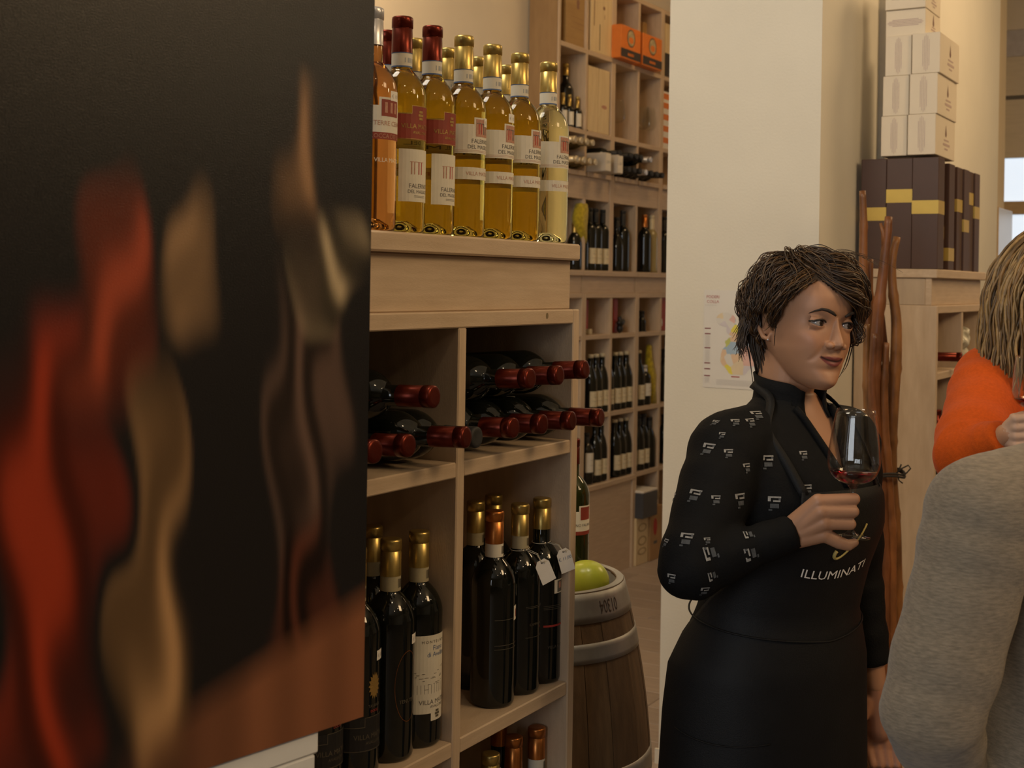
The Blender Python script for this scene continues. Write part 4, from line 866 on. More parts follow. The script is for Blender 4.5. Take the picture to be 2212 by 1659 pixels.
def head_geo():
    zz = np.linspace(-.117, .116, 90); A = np.linspace(0, 2*math.pi, 97)[:-1]; rings = []
    for z in zz:
        w, f, b = (np.interp(z, HT[:, 0], HT[:, i]) for i in (1, 2, 3)); c = (f+b)/2; h = (f-b)/2
        x = w*pw(np.sin(A), .92); y = c+h*pw(np.cos(A), .92)
        fr_ = np.clip(np.cos(A)*2, 0, 1); ax = np.abs(x)
        y = y-fr_*.0085*np.exp(-((ax-.030)/.0145)**2-((z-.001)/.0100)**2)
        y = y+fr_*.0055*np.exp(-((ax-.040)/.018)**2-((z+.035)/.018)**2)
        y = y+fr_*.0035*np.exp(-(ax/.024)**2-((z+.065)/.016)**2)-fr_*.0045*np.exp(-(ax/.022)**2-((z+.0805)/.006)**2)+fr_*.004*np.exp(-(ax/.017)**2-((z+.103)/.009)**2)
        y = y-fr_*.0022*np.exp(-((ax-(.021+(-.038-z)*.55))/.004)**2)*(1/(1+np.exp((z+.037)*900)))*(1/(1+np.exp((-.068-z)*700)))
        x = x+np.sign(x)*.003*np.exp(-((z+.02)/.015)**2)*np.clip(np.cos(A)+.3, 0, 1)
        rings.append([(x[i], y[i], z) for i in range(len(A))])
    parts = [loft(rings)]
    nz = [(.012, .0055, .001), (.004, .0062, .0045), (-.007, .0070, .0100), (-.016, .0085, .0155), (-.024, .0102, .0200), (-.031, .0122, .0230), (-.0365, .0130, .0222), (-.0415, .0112, .0145), (-.045, .006, .005)]
    parts.append(loft([[(hw*math.sin(a), .080+((np.interp(z, HT[:, 0], HT[:, 2])+pr-.080) if math.cos(a) > 0 else .01)*math.cos(a), z) for a in np.linspace(0, 2*math.pi, 25)[:-1]] for z, hw, pr in nz]))
    for s in (-1, 1): parts.append(ellipsoid((s*.0138, .0980, -.0372), (.0068, .0100, .0066), 14))
    xs = np.linspace(-.0265, .0265, 21); k = 1-(xs/.0278)**2
    parts.append(tube([(x, .0957-.0150*(x/.0265)**2, -.0586-.0006*math.cos(x*300)+.0036*(x/.0265)**2) for x in xs], .0032*k+.0005, 10))
    parts.append(tube([(x, .0950-.0148*(x/.0265)**2, -.0702+.0125*(x/.0265)**2) for x in xs], .0043*k+.0005, 10))
    for s in (-1, 1):
        loop = [(.009, .008), (.006, .022), (-.008, .030), (-.022, .024), (-.027, .006), (-.020, -.012), (-.008, -.028), (.003, -.031), (.006, -.019)]
        parts.append(tube([(s*(.069+.012*max(0, .01-y)/.037), y-.002, z-.008) for y, z in loop], [.003, .004, .0042, .0042, .004, .0042, .005, .0055, .003], 8))
        parts.append(ellipsoid((s*.069, -.009, -.006), (.006, .017, .025), 14))
        ec = (s*.031, .0768, 0); us = np.linspace(-1, 1, 13)
        for up in (1, -1):
            F_, B_ = [], []
            for u in us:
                x = ec[0]+0.0172*u; zl = (.0064 if up > 0 else -.0046)*(1-u*u)-.0006; col_f, col_b = [], []
                for q in np.linspace(0, 1, 6):
                    z = zl+(up*.0125-zl)*q
                    for R_, c_ in ((.0138, col_f), (.0118, col_b)):
                        c_.append((x, ec[1]+math.sqrt(max(1e-6, R_*R_-.62*(x-ec[0])**2-z*z*.8)), z))
                F_.append(col_f); B_.append(col_b)
            rings = [f+b[::-1] for f, b in zip(F_, B_)]; parts.append(loft(rings))
    parts.append(loft([[(r*math.cos(a), y+r*1.02*math.sin(a), z) for a in np.linspace(0, 2*math.pi, 33)[:-1]] for z, y, r in ((-.23, -.045, .062), (-.19, -.04, .054), (-.15, -.032, .0515), (-.11, -.026, .052), (-.07, -.024, .054), (-.03, -.025, .05))]))
    V, F = remesh(join(parts), .0014, 4, .45)
    x, y, z = V[:, 0], V[:, 1], V[:, 2]
    base = np.array([.41, .212, .120]); C = np.tile(base, (len(V), 1))
    zl = .0060*(x/.0265)**2
    lip = np.clip(1.15-np.abs((z+.0648-zl))/(.0080*(1.04-(x/.0265)**2)+.0001), 0, 1)*(y > .074)*(np.abs(x) < .0265); lip = np.clip(lip*4, 0, 1)
    C = C*(1-lip[:, None])+lip[:, None]*np.array([.20, .052, .045])
    mouth = np.exp(-((z+.0640-zl*1.1)/.0021)**2)*(np.abs(x) < .0245)*(y > .075); C = C*(1-.92*mouth[:, None])
    sg = lambda q, k_: 1/(1+np.exp(-q*k_))
    ch = .30*np.exp(-((np.abs(x)-.042)/.018)**2-((z+.030)/.016)**2)*sg(y-.04, 150); C = C*(1-ch[:, None])+ch[:, None]*np.array([.39, .155, .088])
    eye_ = .55*np.exp(-((np.abs(x)-.031)/.0165)**2-((z-.001)/.0085)**2)*sg(y-.07, 250); C = C*(1-eye_[:, None])+eye_[:, None]*np.array([.17, .085, .055])
    return V, F, C
HEADV, HEADF, HEADC = head_geo()
def head_frame(H, yaw, pitch=0, roll=0):
    """columns: her left, forward, up"""
    f = np.array([math.sin(yaw), -math.cos(yaw), 0]); l = np.array([math.cos(yaw), math.sin(yaw), 0]); u = np.array([0, 0, 1.])
    M = np.stack([l, f, u], 1)
    cr, sr = math.cos(roll), math.sin(roll); Rr = np.array([[cr, 0, sr], [0, 1, 0], [-sr, 0, cr]])
    cp, sp = math.cos(pitch), math.sin(pitch); Rp = np.array([[1, 0, 0], [0, cp, -sp], [0, sp, cp]])
    M = M @ Rr @ Rp
    return lambda P: np.asarray(P) @ M.T+np.asarray(H)
eyem = vcol('eyeball', rough=.08, spec=.6)
lashm = mat('lash', (.012, .008, .006), var=0, rough=.6); browm = mat('brow', (.022, .013, .008), var=.2, scale=300, rough=.8)
def face_bits(root, base, hf, gaze=.2):
    for s in (-1, 1):
        V, F = ellipsoid((0, 0, 0), (.0122,)*3, 36); V = np.array(V); V = V[:, [0, 2, 1]]
        g = np.array([math.sin(gaze), math.cos(gaze), .02]); g /= np.linalg.norm(g); an = np.arccos(np.clip(V @ g/.0122, -1, 1))
        C = np.where(an[:, None] < .22, [[.004, .003, .003]], np.where(an[:, None] < .56, [[.022, .012, .007]], [[.33, .29, .26]]))
        d = me('eyeball', hf(V+[s*.031, .0768, 0])-base, F, eyem, True); colattr(d, C); ob('eyeball', d, root)
        us = np.linspace(-1.05, 1.0, 15)*s*-1
        P = [(s*.031+0.0172*u, .0768+math.sqrt(max(1e-6, .0140**2-.62*(0.0172*u)**2-(.0064*(1-u*u))**2*.8)), .0064*(1-min(1, u*u))-.0004+(.0016 if u*s > .9 else 0)) for u in us]
        ob('eyelashes', me('eyelashes', *tube(hf(P)-base, .0015, 6), lashm, True), root)
        P = [(s*.011, .1015, .0155), (s*.018, .1015, .0195), (s*.027, .0985, .0230), (s*.036, .0935, .0240), (s*.045, .0855, .0195), (s*.051, .0775, .0145)]
        P = np.array(P); 
        ob('eyebrow', me('eyebrow', *tube(hf(P)-base, [.0020, .0031, .0030, .0024, .0015, .0005], 8), browm, True), root)
def body_mesh(name, parts_vfc, root, base):
    V, F, C = [], [], []
    o = 0
    for v, f, c in parts_vfc:
        v = np.asarray(v); V.append(v-base); F += [tuple(int(i)+o for i in q) for q in f]; C.append(c if np.ndim(c) == 2 else np.tile(c, (len(v), 1))); o += len(v)
    d = me(name, np.vstack(V), F, skinm, True); colattr(d, np.vstack(C)); return ob(name, d, root)
SKIN = (.41, .212, .120)
class Torso:
    def __init__(s, rows, yaw): s.r = np.array(rows); s.F = np.array([math.sin(yaw), -math.cos(yaw), 0]); s.L = np.array([math.cos(yaw), math.sin(yaw), 0])
    def prm(s, z): return [np.interp(z, s.r[:, 0], s.r[:, i]) for i in range(1, 6)]
    def pt(s, phi, z, off=0):
        x, y, a, b, sh = s.prm(z)
        return np.array([x, y, z])+s.L*(a+off)*math.sin(phi)+s.F*((b+off)*math.cos(phi)+sh)
    def rings(s, zs, off=0, n=40): return [[s.pt(p, z, off) for p in np.linspace(0, 2*math.pi, n+1)[:-1]] for z in zs]
def chain(pts, rad, n=14): return join([capsule(pts[i], pts[i+1], rad[i], rad[i+1], n) for i in range(len(pts)-1)])
def spline(P, n):
    P = np.array(P, float); s = np.linspace(0, 1, len(P)); q = np.linspace(0, 1, n); Q = np.stack([np.interp(q, s, P[:, c]) for c in range(P.shape[1])], 1)
    for _ in range(max(2, n//6)): Q[1:-1] = (Q[:-2]+2*Q[1:-1]+Q[2:])/4
    return Q
# ---- hair: cap plus many tapered locks flowing from the crown
def hair(root, base, hf, cols, nlock, flow, keep, rad=(.0016, .0034), er=(.0815, .103, .091), ec=(0, -.006, .030), seed=1, name='hair', steps=11):
    rnd = np.random.RandomState(seed); er = np.array(er); ec = np.array(ec); groups = {m.name: [] for m in cols}
    cv, cf = ellipsoid(tuple(ec), tuple(er*.985), 180); cv = np.array(cv)
    kept = [q for q in cf if keep(cv[list(q)].mean(0))]
    gi = (np.sqrt(5)-1)/2; cnt = 0; i = 0; out = []
    while cnt < nlock and i < nlock*6:
        i += 1; z = 1-2*rnd.rand(); th = 2*math.pi*rnd.rand(); r = math.sqrt(1-z*z); p = np.array([r*math.cos(th), r*math.sin(th), z])*er+ec
        if not keep(p): continue
        cnt += 1
        path = flow(p, rnd, er, ec, steps)
        if len(path) < 4: continue
        P = np.array(path); w = rnd.uniform(*rad); n = len(P); prof = w*np.interp(np.linspace(0, 1, n), [0, .25, .7, 1], [.7, 1, .8, .12])
        groups[cols[rnd.randint(len(cols))].name].append(tube(hf(P)-base, prof, 5))
    g = [(((hf(cv)-base), kept), cols[0])]
    V0 = [tuple(p) for p in hf(cv)-base]
    g = [((V0, kept), cols[0])]+[(join(v), MATS[k]) for k, v in groups.items() if v]
    return ob(name, merge_mesh(name, g, True), root)
def push_out(p, er, ec, lift):
    d = (p-ec)/er; m = np.linalg.norm(d)
    return ec+d/m*max(m, 1+lift)*er
# ================================================================== the woman with the wine glass
WYAW = math.radians(35)
tw_rows = [(.0, .472, 2.37, .15, .12, 0), (.30, .467, 2.37, .198, .145, 0), (.55, .467, 2.37, .198, .145, .005), (.68, .467, 2.37, .196, .143, .005), (.80, .469, 2.37, .194, .140, .005), (.88, .473, 2.37, .190, .138, .005), (.97, .485, 2.37, .160, .118, .008), (1.05, .498, 2.365, .160, .118, .014), (1.12, .508, 2.36, .168, .122, .024), (1.18, .512, 2.36, .174, .118, .022), (1.23, .512, 2.36, .176, .106, .012), (1.27, .511, 2.36, .166, .092, .004), (1.30, .510, 2.36, .140, .080, 0), (1.325, .508, 2.36, .100, .070, 0), (1.345, .507, 2.36, .066, .062, 0), (1.36, .507, 2.36, .055, .056, 0)]
T = Torso(tw_rows, WYAW)
wb = np.array([.47, 2.37, 0.])
woman = empty('person', tuple(wb), 0, 'person with short brown hair, black shirt and apron, holding a wine glass', 'person')
shR = T.pt(0, 1.262)*0+np.array([.508, 2.36, 1.262])-T.L*.150; elR = at(1492, 1228, 2.14); wrR = at(1722, 1146, 2.150)
shL = np.array([.508, 2.36, 1.262])+T.L*.150; elL = np.array([.508, 2.36, 1.02])+T.L*.225-T.F*.03; wrL = at(1888, 1478, 2.50)
H = np.array([.527, 2.349, 1.4875]); hf = head_frame(H, math.radians(26.5), math.radians(-2), math.radians(5))
# hand on the glass
k = {'i': [at(1768, 1084, 2.126), at(1845, 1078, 2.128), at(1842, 1082, 2.156), at(1822, 1086, 2.164)],
     'm': [at(1773, 1105, 2.122), at(1843, 1105, 2.125), at(1838, 1108, 2.156), at(1816, 1110, 2.163)],
     'r': [at(1778, 1129, 2.124), at(1837, 1132, 2.128), at(1831, 1134, 2.157), at(1812, 1135, 2.163)],
     'p': [at(1779, 1154, 2.132), at(1812, 1172, 2.133), at(1832, 1178, 2.136), at(1846, 1172, 2.140)]}
hp = []
for n_, r_ in (('i', (.0125, .0102, .0092, .008)), ('m', (.0125, .0102, .0092, .008)), ('r', (.0120, .0098, .0088, .0078)), ('p', (.0128, .0108, .0094, .0072))): hp.append(chain(k[n_], r_, 16))
for n_, off in (('i', (-6, -14)), ('m', (0, -4)), ('r', (2, 6)), ('p', (6, 16))): hp.append(capsule(wrR+np.array([off[0], 0, -off[1]])/1500., k[n_][0], .0185, .0138, 16))
hp.append(capsule(at(1745, 1130, 2.148), at(1772, 1112, 2.134), .020, .015)); hp.append(capsule(at(1745, 1150, 2.150), at(1776, 1140, 2.136), .020, .015))
hp.append(chain([at(1738, 1112, 2.165), at(1775, 1088, 2.186), at(1808, 1086, 2.182), at(1826, 1096, 2.168)], (.014, .012, .010, .008)))
hp.append(capsule(elR*.35+wrR*.65, wrR, .026, .0195))
handR = remesh(join(hp), .0017, 5, .45)
lh = [capsule(wrL, wrL+np.array([.01, 0, -.085]), .022, .026), capsule(elL*.3+wrL*.7, wrL, .028, .022)]
for q in range(4): lh.append(chain([wrL+np.array([.012+.017*(q-1.5), .004, -.085]), wrL+np.array([.016+.017*(q-1.5), -.004, -.125]), wrL+np.array([.018+.016*(q-1.5), -.018, -.150])], (.010, .009, .0075)))
lh.append(chain([wrL+np.array([-.012, -.01, -.03]), wrL+np.array([-.03, -.02, -.065]), wrL+np.array([-.03, -.03, -.095])], (.013, .0105, .008)))
handL = remesh(join(lh), .003, 3)
inner = [loft(T.rings(np.linspace(.84, 1.36, 30), -.008, 32)), chain([shR, elR, wrR], (.045, .036, .02)), chain([shL, elL, wrL], (.045, .036, .024))]
for s in (-1, 1): inner.append(chain([np.array([.472, 2.37, .80])+T.L*s*.085, np.array([.472, 2.37, .46])+T.L*s*.085, np.array([.472, 2.37, .08])+T.L*s*.085], (.075, .055, .04)))
trunk = remesh(join(inner), .006, 2)
bm_ = body_mesh('body', [(hf(HEADV), HEADF, HEADC), (*handR, SKIN), (*handL, (.36, .17, .10)), (*trunk, SKIN)], woman, wb)
face_bits(woman, wb, hf, .32)
# clothes
blackcloth = mat('black_shirt_cloth', (.0045, .0045, .0048), var=.2, scale=60, bump=.4, bscale=300, rough=.8, spec=.18)
apronm = mat('black_apron_cloth', (.0055, .0055, .0060), var=.15, scale=30, bump=.3, bscale=500, rough=.62, spec=.25)
trom = mat('black_trousers_cloth', (.012, .012, .013), var=.1, scale=30, rough=.8)
def sleeve(a, b, c, r, seed=0, wr=.0025):
    P = spline([a, a*.6+b*.4, b*.97+a*.03, b, b*.8+c*.2, b*.4+c*.6, c], 46); n = len(P); R_ = np.interp(np.linspace(0, 1, n), np.linspace(0, 1, len(r)), r)
    R_ = R_+wr*np.sin(np.arange(n)*1.1+seed)*np.sin(np.arange(n)*.37)
    return tube(P, R_, 20)
cuffd = (wrR-elR)/np.linalg.norm(wrR-elR)
st = [loft(T.rings(np.linspace(.86, 1.352, 44), .0, 48)), sleeve(shR, elR, wrR-cuffd*.004, (.072, .066, .060, .056, .053, .044, .034, .029), 1), sleeve(shL, elL, wrL+(elL-wrL)*.16, (.070, .062, .055, .050, .047, .042, .037), 2), capsule(shR*.5+np.array([.508, 2.36, 1.285])*.5, shR, .068, .070), capsule(shL*.5+np.array([.508, 2.36, 1.285])*.5, shL, .066, .066), ellipsoid(tuple(elR+np.array([-.006, 0, -.004])), (.050, .050, .047))]
SV, SF = remesh(join(st), .0055, 4)
def inV(p):
    q = p-np.array([.508, 2.36, 0]); l = q @ T.L; f = q @ T.F
    return f > .02 and p[2] > 1.205 and abs(l-.002) < (p[2]-1.205)*.36
SF = [f for f in SF if not inV(SV[list(f)].mean(0))]
shirt = ob('shirt', me('shirt', SV-wb, SF, blackcloth, True), woman)
for s in (-1, 1):
    pp_ = [T.pt(0, 1.205, .004)+T.L*.002]
    for z in np.linspace(1.215, 1.335, 14):
        l = s*(z-1.205)*.36; x_, y_, a_, b_, sh_ = T.prm(z); c_ = math.sqrt(max(0, 1-(l/a_)**2)); pp_.append(np.array([x_, y_, z])+T.L*(l+.002)+T.F*(b_*c_+sh_+.003))
    ob('placket', me('placket', *tube(np.array(pp_)-wb, .0065, 8), blackcloth, True), shirt)
cr = []
for z, r, dz in ((1.318, .074, 0), (1.34, .066, 0), (1.365, .063, .0), (1.384, .066, 0)):
    ring = []
    for ph in np.linspace(.42, 2*math.pi-.42, 40):
        zz = z-.010*math.cos(ph)*(z > 1.33)-.012*math.exp(-((min(ph, 2*math.pi-ph)-.42)/.25)**2)*(z > 1.35)
        ring.append(np.array([.508, 2.362, zz])+T.L*r*math.sin(ph)+T.F*(r*1.02*math.cos(ph)+.002))
    cr.append(ring)
V1, F1 = loft(cr, closed=False, cap=False)
cd_ = me('collar', np.array(V1)-wb, F1, blackcloth, True); co = ob('collar', cd_, woman); md = co.modifiers.new('thick', 'SOLIDIFY'); md.thickness = .004
# apron shell
zs_a = np.linspace(.33, 1.20, 50); rows = []
def half(z): return float(np.interp(z, [.33, .94, 1.0, 1.06, 1.14, 1.20], [1.95, 1.95, 1.65, 1.15, .72, .58]))
for z in zs_a:
    off = .010+float(np.interp(z, [.33, .9, 1.0, 1.2], [.02, .004, .0, .0])); hfz = half(z)
    rows.append([T.pt(p, z, off+.004*math.sin(p*7+z*9)*float(np.interp(z, [.33, .95], [1, .15]))) for p in np.linspace(-hfz, hfz, 49)])
AV, AF = loft(rows, closed=False, cap=False)
ap_ = ob('apron', me('apron', np.array(AV)-wb, AF, apronm, True), woman); md = ap_.modifiers.new('thick', 'SOLIDIFY'); md.thickness = .003
for s in (-1, 1):
    P = spline([T.pt(s*.56, 1.195, .010), T.pt(s*.66, 1.25, .005), T.pt(s*.95, 1.30, .004), np.array([.508, 2.362, 1.352])+T.L*s*.073+T.F*.03, np.array([.508, 2.362, 1.372])+T.L*s*.060-T.F*.035], 24)
    r = []
    V_, F_ = [], []
    for i, p in enumerate(P):
        tdir = T.L*s*.4+T.F*-.1+np.array([0, 0, .0]); tdir = np.cross(np.gradient(P, axis=0)[i], p-np.array([.508, 2.36, p[2]-.05])); tdir /= np.linalg.norm(tdir)+1e-9
        V_ += [p-tdir*.008, p+tdir*.008]
    F_ = [(2*i, 2*i+1, 2*i+3, 2*i+2) for i in range(len(P)-1)]
    q = ob('strap', me('strap', np.array(V_)-wb, F_, apronm, True), ap_); md = q.modifiers.new('thick', 'SOLIDIFY'); md.thickness = .0015
tie = [T.pt(p, .935+.016*abs(p), .014) for p in np.linspace(-2.6, 2.6, 60)]
ob('apron_tie', me('apron_tie', *tube(np.array(tie)-wb, .0018, 6), apronm, True), ap_)
pk = [T.pt(p, .79-.02*math.cos((p+1.0)*2), .019) for p in np.linspace(-1.6, -.6, 20)]; ob('pocket_edge', me('pocket_edge', *tube(np.array(pk)-wb, .0014, 6), apronm, True), ap_)
# lettering and flourish on the bib
def on_apron(phi, z, lift=.0125): return T.pt(phi, z, lift)
tv, tf = text2d('ILLUMINATI', .0215)
xs_ = np.array([v[0] for v in tv]); tot = xs_.max()-xs_.min()
V_ = []
for x, y, _ in tv:
    u_ = x*.98; V_.append(on_apron(-.10+u_/.125, 1.047+y+.011*((x/tot*2)**2)*.9+.004*(x/tot), .0128)-wb)
ob('lettering', me('lettering', V_, tf, whiteink), ap_)
fl = [on_apron(-.12+q/.125, z, .0125)-wb for q, z in ((-.010, 1.0985), (-.0125, 1.092), (-.011, 1.0845), (-.005, 1.083), (.002, 1.088), (.009, 1.097), (.018, 1.110), (.027, 1.124), (.036, 1.14))]
ob('flourish', me('flourish', *tube(spline(fl, 20), np.interp(np.linspace(0, 1, 20), [0, .2, .4, 1], [.0032, .003, .0018, .0016]), 8), mat('gold_print', (.42, .33, .10), var=.1, rough=.5), True), ap_)
# small pale printed marks scattered over the shirt
bvh = BVHTree.FromPolygons([Vector(v) for v in SV], SF)
abv = BVHTree.FromPolygons([Vector(v) for v in AV], AF)
markw = mat('print_pale', (.30, .29, .27), var=.3, scale=200, rough=.8); markd = mat('print_dim', (.07, .075, .08), var=.3, scale=200, rough=.8)
marks = [(1530, 969, 1), (1658, 996, 1), (1501, 1069, 1), (1599, 1079, 1), (1673, 1085, 1), (1483, 1163, 1), (1533, 1195, 1), (1621, 1197, 1), (1677, 1256, 1), (1636, 896, 1), (1589, 912, .7), (1622, 912, .8), (1574, 979, .7), (1613, 1010, .7), (1547, 1079, .7), (1736, 983, .7), (1457, 1074, .7), (1481, 979, .7), (1616, 1155, .7), (1538, 1244, .7), (1451, 1249, .7), (1522, 1276, .7), (1646, 1224, .7), (1439, 1172, .6), (1545, 913, .6), (1528, 1168, .5), (1560, 940, .5), (1744, 1057, .8)]
grp = []; rr_ = random.Random(2)
for px, py, sc_m in marks:
    d_ = Vector(at(px, py, 1.0)-np.array([0, 0, HC])).normalized(); loc, nrm, _, _ = bvh.ray_cast(Vector((0, 0, HC)), d_)
    if loc is None: continue
    if nrm.dot(d_) > 0: nrm = -nrm
    if abs(px-1620) < 90 and py > 1150: up = Vector((-.9, 0, -.25))
    else: up = Vector((0, 0, 1))
    up = (up-nrm*up.dot(nrm)).normalized(); rt = up.cross(nrm).normalized(); s_ = .0125*sc_m
    for (x0, x1, y0, y1, mm) in ((-.9, .9, .72, 1.0, markw), (-.9, -.5, .15, .8, markw), (-.2, .8, .05, .35, markw), (.55, .85, .35, .8, markd), (-.6, .6, -1.0, -.25, markd), (-.8, -.3, -1.45, -1.15, markd)):
        qs = []
        for xx, yy in ((x0, y0), (x1, y0), (x1, y1), (x0, y1)):
            p = loc+rt*(xx*s_)+up*(yy*s_*.8); n2 = bvh.find_nearest(p)[0]; qs.append(tuple(np.array(n2+nrm*.0012)-wb))
        grp.append(((qs, [(0, 1, 2, 3)]), mm))
tag(ob('shirt_print', merge_mesh('shirt_print', grp), shirt), kind='stuff')
# trousers and shoes
lg = [loft(T.rings(np.linspace(.74, .98, 12), -.002, 32))]
for s in (-1, 1):
    a = np.array([.472, 2.37, 0])+T.L*s*.09
    lg.append(loft([[a+np.array([r*math.cos(q), r*math.sin(q), z]) for q in np.linspace(0, 2*math.pi, 21)[:-1]] for z, r in ((.06, .06), (.3, .068), (.5, .075), (.75, .095), (.86, .10))]))
TV, TF = remesh(join(lg), .008, 3); ob('trousers', me('trousers', TV-wb, TF, trom, True), woman)
for s in (-1, 1):
    a = np.array([.472, 2.37, 0])+T.L*s*.09
    ob('shoe', me('shoe', *(lambda q: (q[0]-wb, q[1]))(remesh(join([capsule(a+np.array([0, 0, .045]), a+T.F*.15+np.array([0, 0, .035]), .042, .034), capsule(a-T.F*.03+np.array([0, 0, .04]), a+np.array([0, 0, .09]), .038, .045)]), .006, 3)), blackfoil, True), woman)
# short tousled hair
h1 = mat('hair_dark', (.030, .016, .0085), var=.3, scale=80, rough=.42); h2 = mat('hair_brown', (.050, .023, .009), var=.3, scale=80, rough=.40); h3 = mat('hair_light', (.100, .048, .015), var=.3, scale=80, rough=.40)
def zline(x): return .080-(x+.035)*.80
def sidez(y): return .072-(.075-y)*1.45
def keepW(p):
    x, y, z = p
    if z < -.07: return False
    if y > .018:
        if x > .058: return z > -.035
        if x < -.035: return z > max(sidez(y), -.012)
        return z > max(.055, zline(x)-.004)
    if x < -.05 and z < .012: return y < -.020 or (y > .012 and z > -.03)
    if z < -.005: return y < -.022 or x > .05
    return True
def flowW(p, rnd, er, ec, steps):
    crown = np.array([-.012, -.035, .12]); x, y, z = p; path = [p.copy()]; front = y > .010 and z > .03 and x > -.038
    d = p-crown; d = d/(np.linalg.norm(d)+1e-6)
    if front: d = np.array([.95, .18, -.05])+.30*d
    elif x < -.03 and y > -.02: d = np.array([-.30, -.45, -.35])+.5*d
    elif y > -.03 and z > .06: d = d+np.array([.2, .1, 0])
    L_ = rnd.uniform(.070, .115) if not front else rnd.uniform(.09, .14)
    if z < .0: L_ *= .6
    st = L_/steps; bump = .10*math.sin(p[0]*70+p[2]*40)*math.cos(p[1]*60); lift = max(.015, .04+.26*rnd.rand()**1.6+bump*1.25)
    ph = 46*p[0]+40*p[2]+28*p[1]+rnd.rand()*1.1; wv = rnd.uniform(.25, .62); fq = 62+10*math.sin(50*p[0])+rnd.rand()*6
    side = np.cross(d, p-ec); side /= np.linalg.norm(side)+1e-9; q = p.copy()
    for i in range(steps):
        f = i/steps; g = np.array([0, 0, -1.])*(.20+.75*f)
        t = d+g+side*wv*math.sin(ph+fq*st*i); t /= np.linalg.norm(t)
        q = q+t*st; e = (q-ec)/er; m = np.linalg.norm(e); tgt = 1+lift*min(1, f*2.5)*(1-.55*f)+.03*math.sin(ph*2+fq*st*i*1.3)
        if q[2] < -.035 and q[0] > .03: tgt -= .06
        q = ec+e/m*(m*.25+tgt*.75)*er
        if q[1] > .03 and -.04 < q[0] < .056 and q[2] < zline(q[0])-.004: break
        if q[0] <= -.035 and q[1] > .018 and q[2] < max(sidez(q[1])-.012, -.03): break
        if q[0] > .03 and q[1] > .0 and q[2] < -.060: break
        if q[0] < -.03 and q[2] < .004 and q[1] > -.018 and q[1] < .014: break
        path.append(q.copy())
    return path
hw = hair(woman, wb, hf, [h1, h1, h2, h2, h3], 5200, flowW, keepW, seed=3, rad=(.0007, .0017), er=(.086, .107, .096), steps=14)
ex = []
for P in ([(-.02, .06, .105), (.005, .088, .075), (.02, .103, .045), (.038, .100, .024), (.052, .090, .016)], [(.066, .06, .03), (.072, .055, -.02), (.070, .05, -.06), (.058, .052, -.088), (.045, .055, -.10)], [(.068, .062, .02), (.073, .058, -.03), (.068, .055, -.07), (.062, .05, -.085)], [(-.068, .02, .02), (-.071, .018, -.01), (-.069, .014, -.035), (-.065, .010, -.05)]):
    ex.append(tube(hf(spline(P, 18))-wb, np.interp(np.linspace(0, 1, 18), [0, .5, 1], [.0014, .0011, .0003]), 5))
rs = np.random.RandomState(9)
for q in range(26):
    a = rs.rand()*2.2-.9; r0 = np.array([.05*math.sin(a), -.02+.05*rs.rand(), .115]); d = np.array([math.sin(a)*.03+.03, rs.rand()*.05-.01, .012+.014*rs.rand()])
    ex.append(tube(hf(spline([r0, r0+d*.5+[0, 0, .010], r0+d+[.006, .006, -.004], r0+d*1.5+[.01, .01, -.03]], 14))-wb, np.linspace(.0006, .0002, 14), 4))
for q in range(190):      # wispy nape and back
    a = rs.rand()*1.9+.15; r0 = np.array([-.070*math.cos(a-.3), -.045-.055*math.sin(a-.2), -.02+.05*rs.rand()]); o_ = np.array([r0[0], r0[1]+.02, 0]); o_ /= np.linalg.norm(o_)
    ex.append(tube(hf(spline([r0, r0+o_*.016+[0, 0, -.018], r0+o_*.016+[0, 0, -.040], r0+o_*(.006+.028*rs.rand())+[.004, .006, -.05-.02*rs.rand()]], 12))-wb, np.linspace(.0022, .0003, 12), 5))
for q in range(170):      # hair running down the neck behind the ear
    r0 = np.array([-.066+.06*rs.rand(), -.078+.045*rs.rand(), -.015]); ex.append(tube(hf(spline([r0, r0+[.000, .000, -.03], r0+[.008, .006, -.06], r0+[.014+.012*rs.rand(), .012, -.082-.028*rs.rand()]], 12))-wb, np.linspace(.0030, .0005, 12), 5))
tag(ob('hair_strands', me('hair_strands', *join(ex), h1, True), hw), kind='stuff')
er_ = hf(np.array([[-.0735, .002, -.0395]]))[0]-wb; ob('earring', me('earring', *ellipsoid(tuple(er_), (.0024,)*3, 12), whitefoil, True), woman)
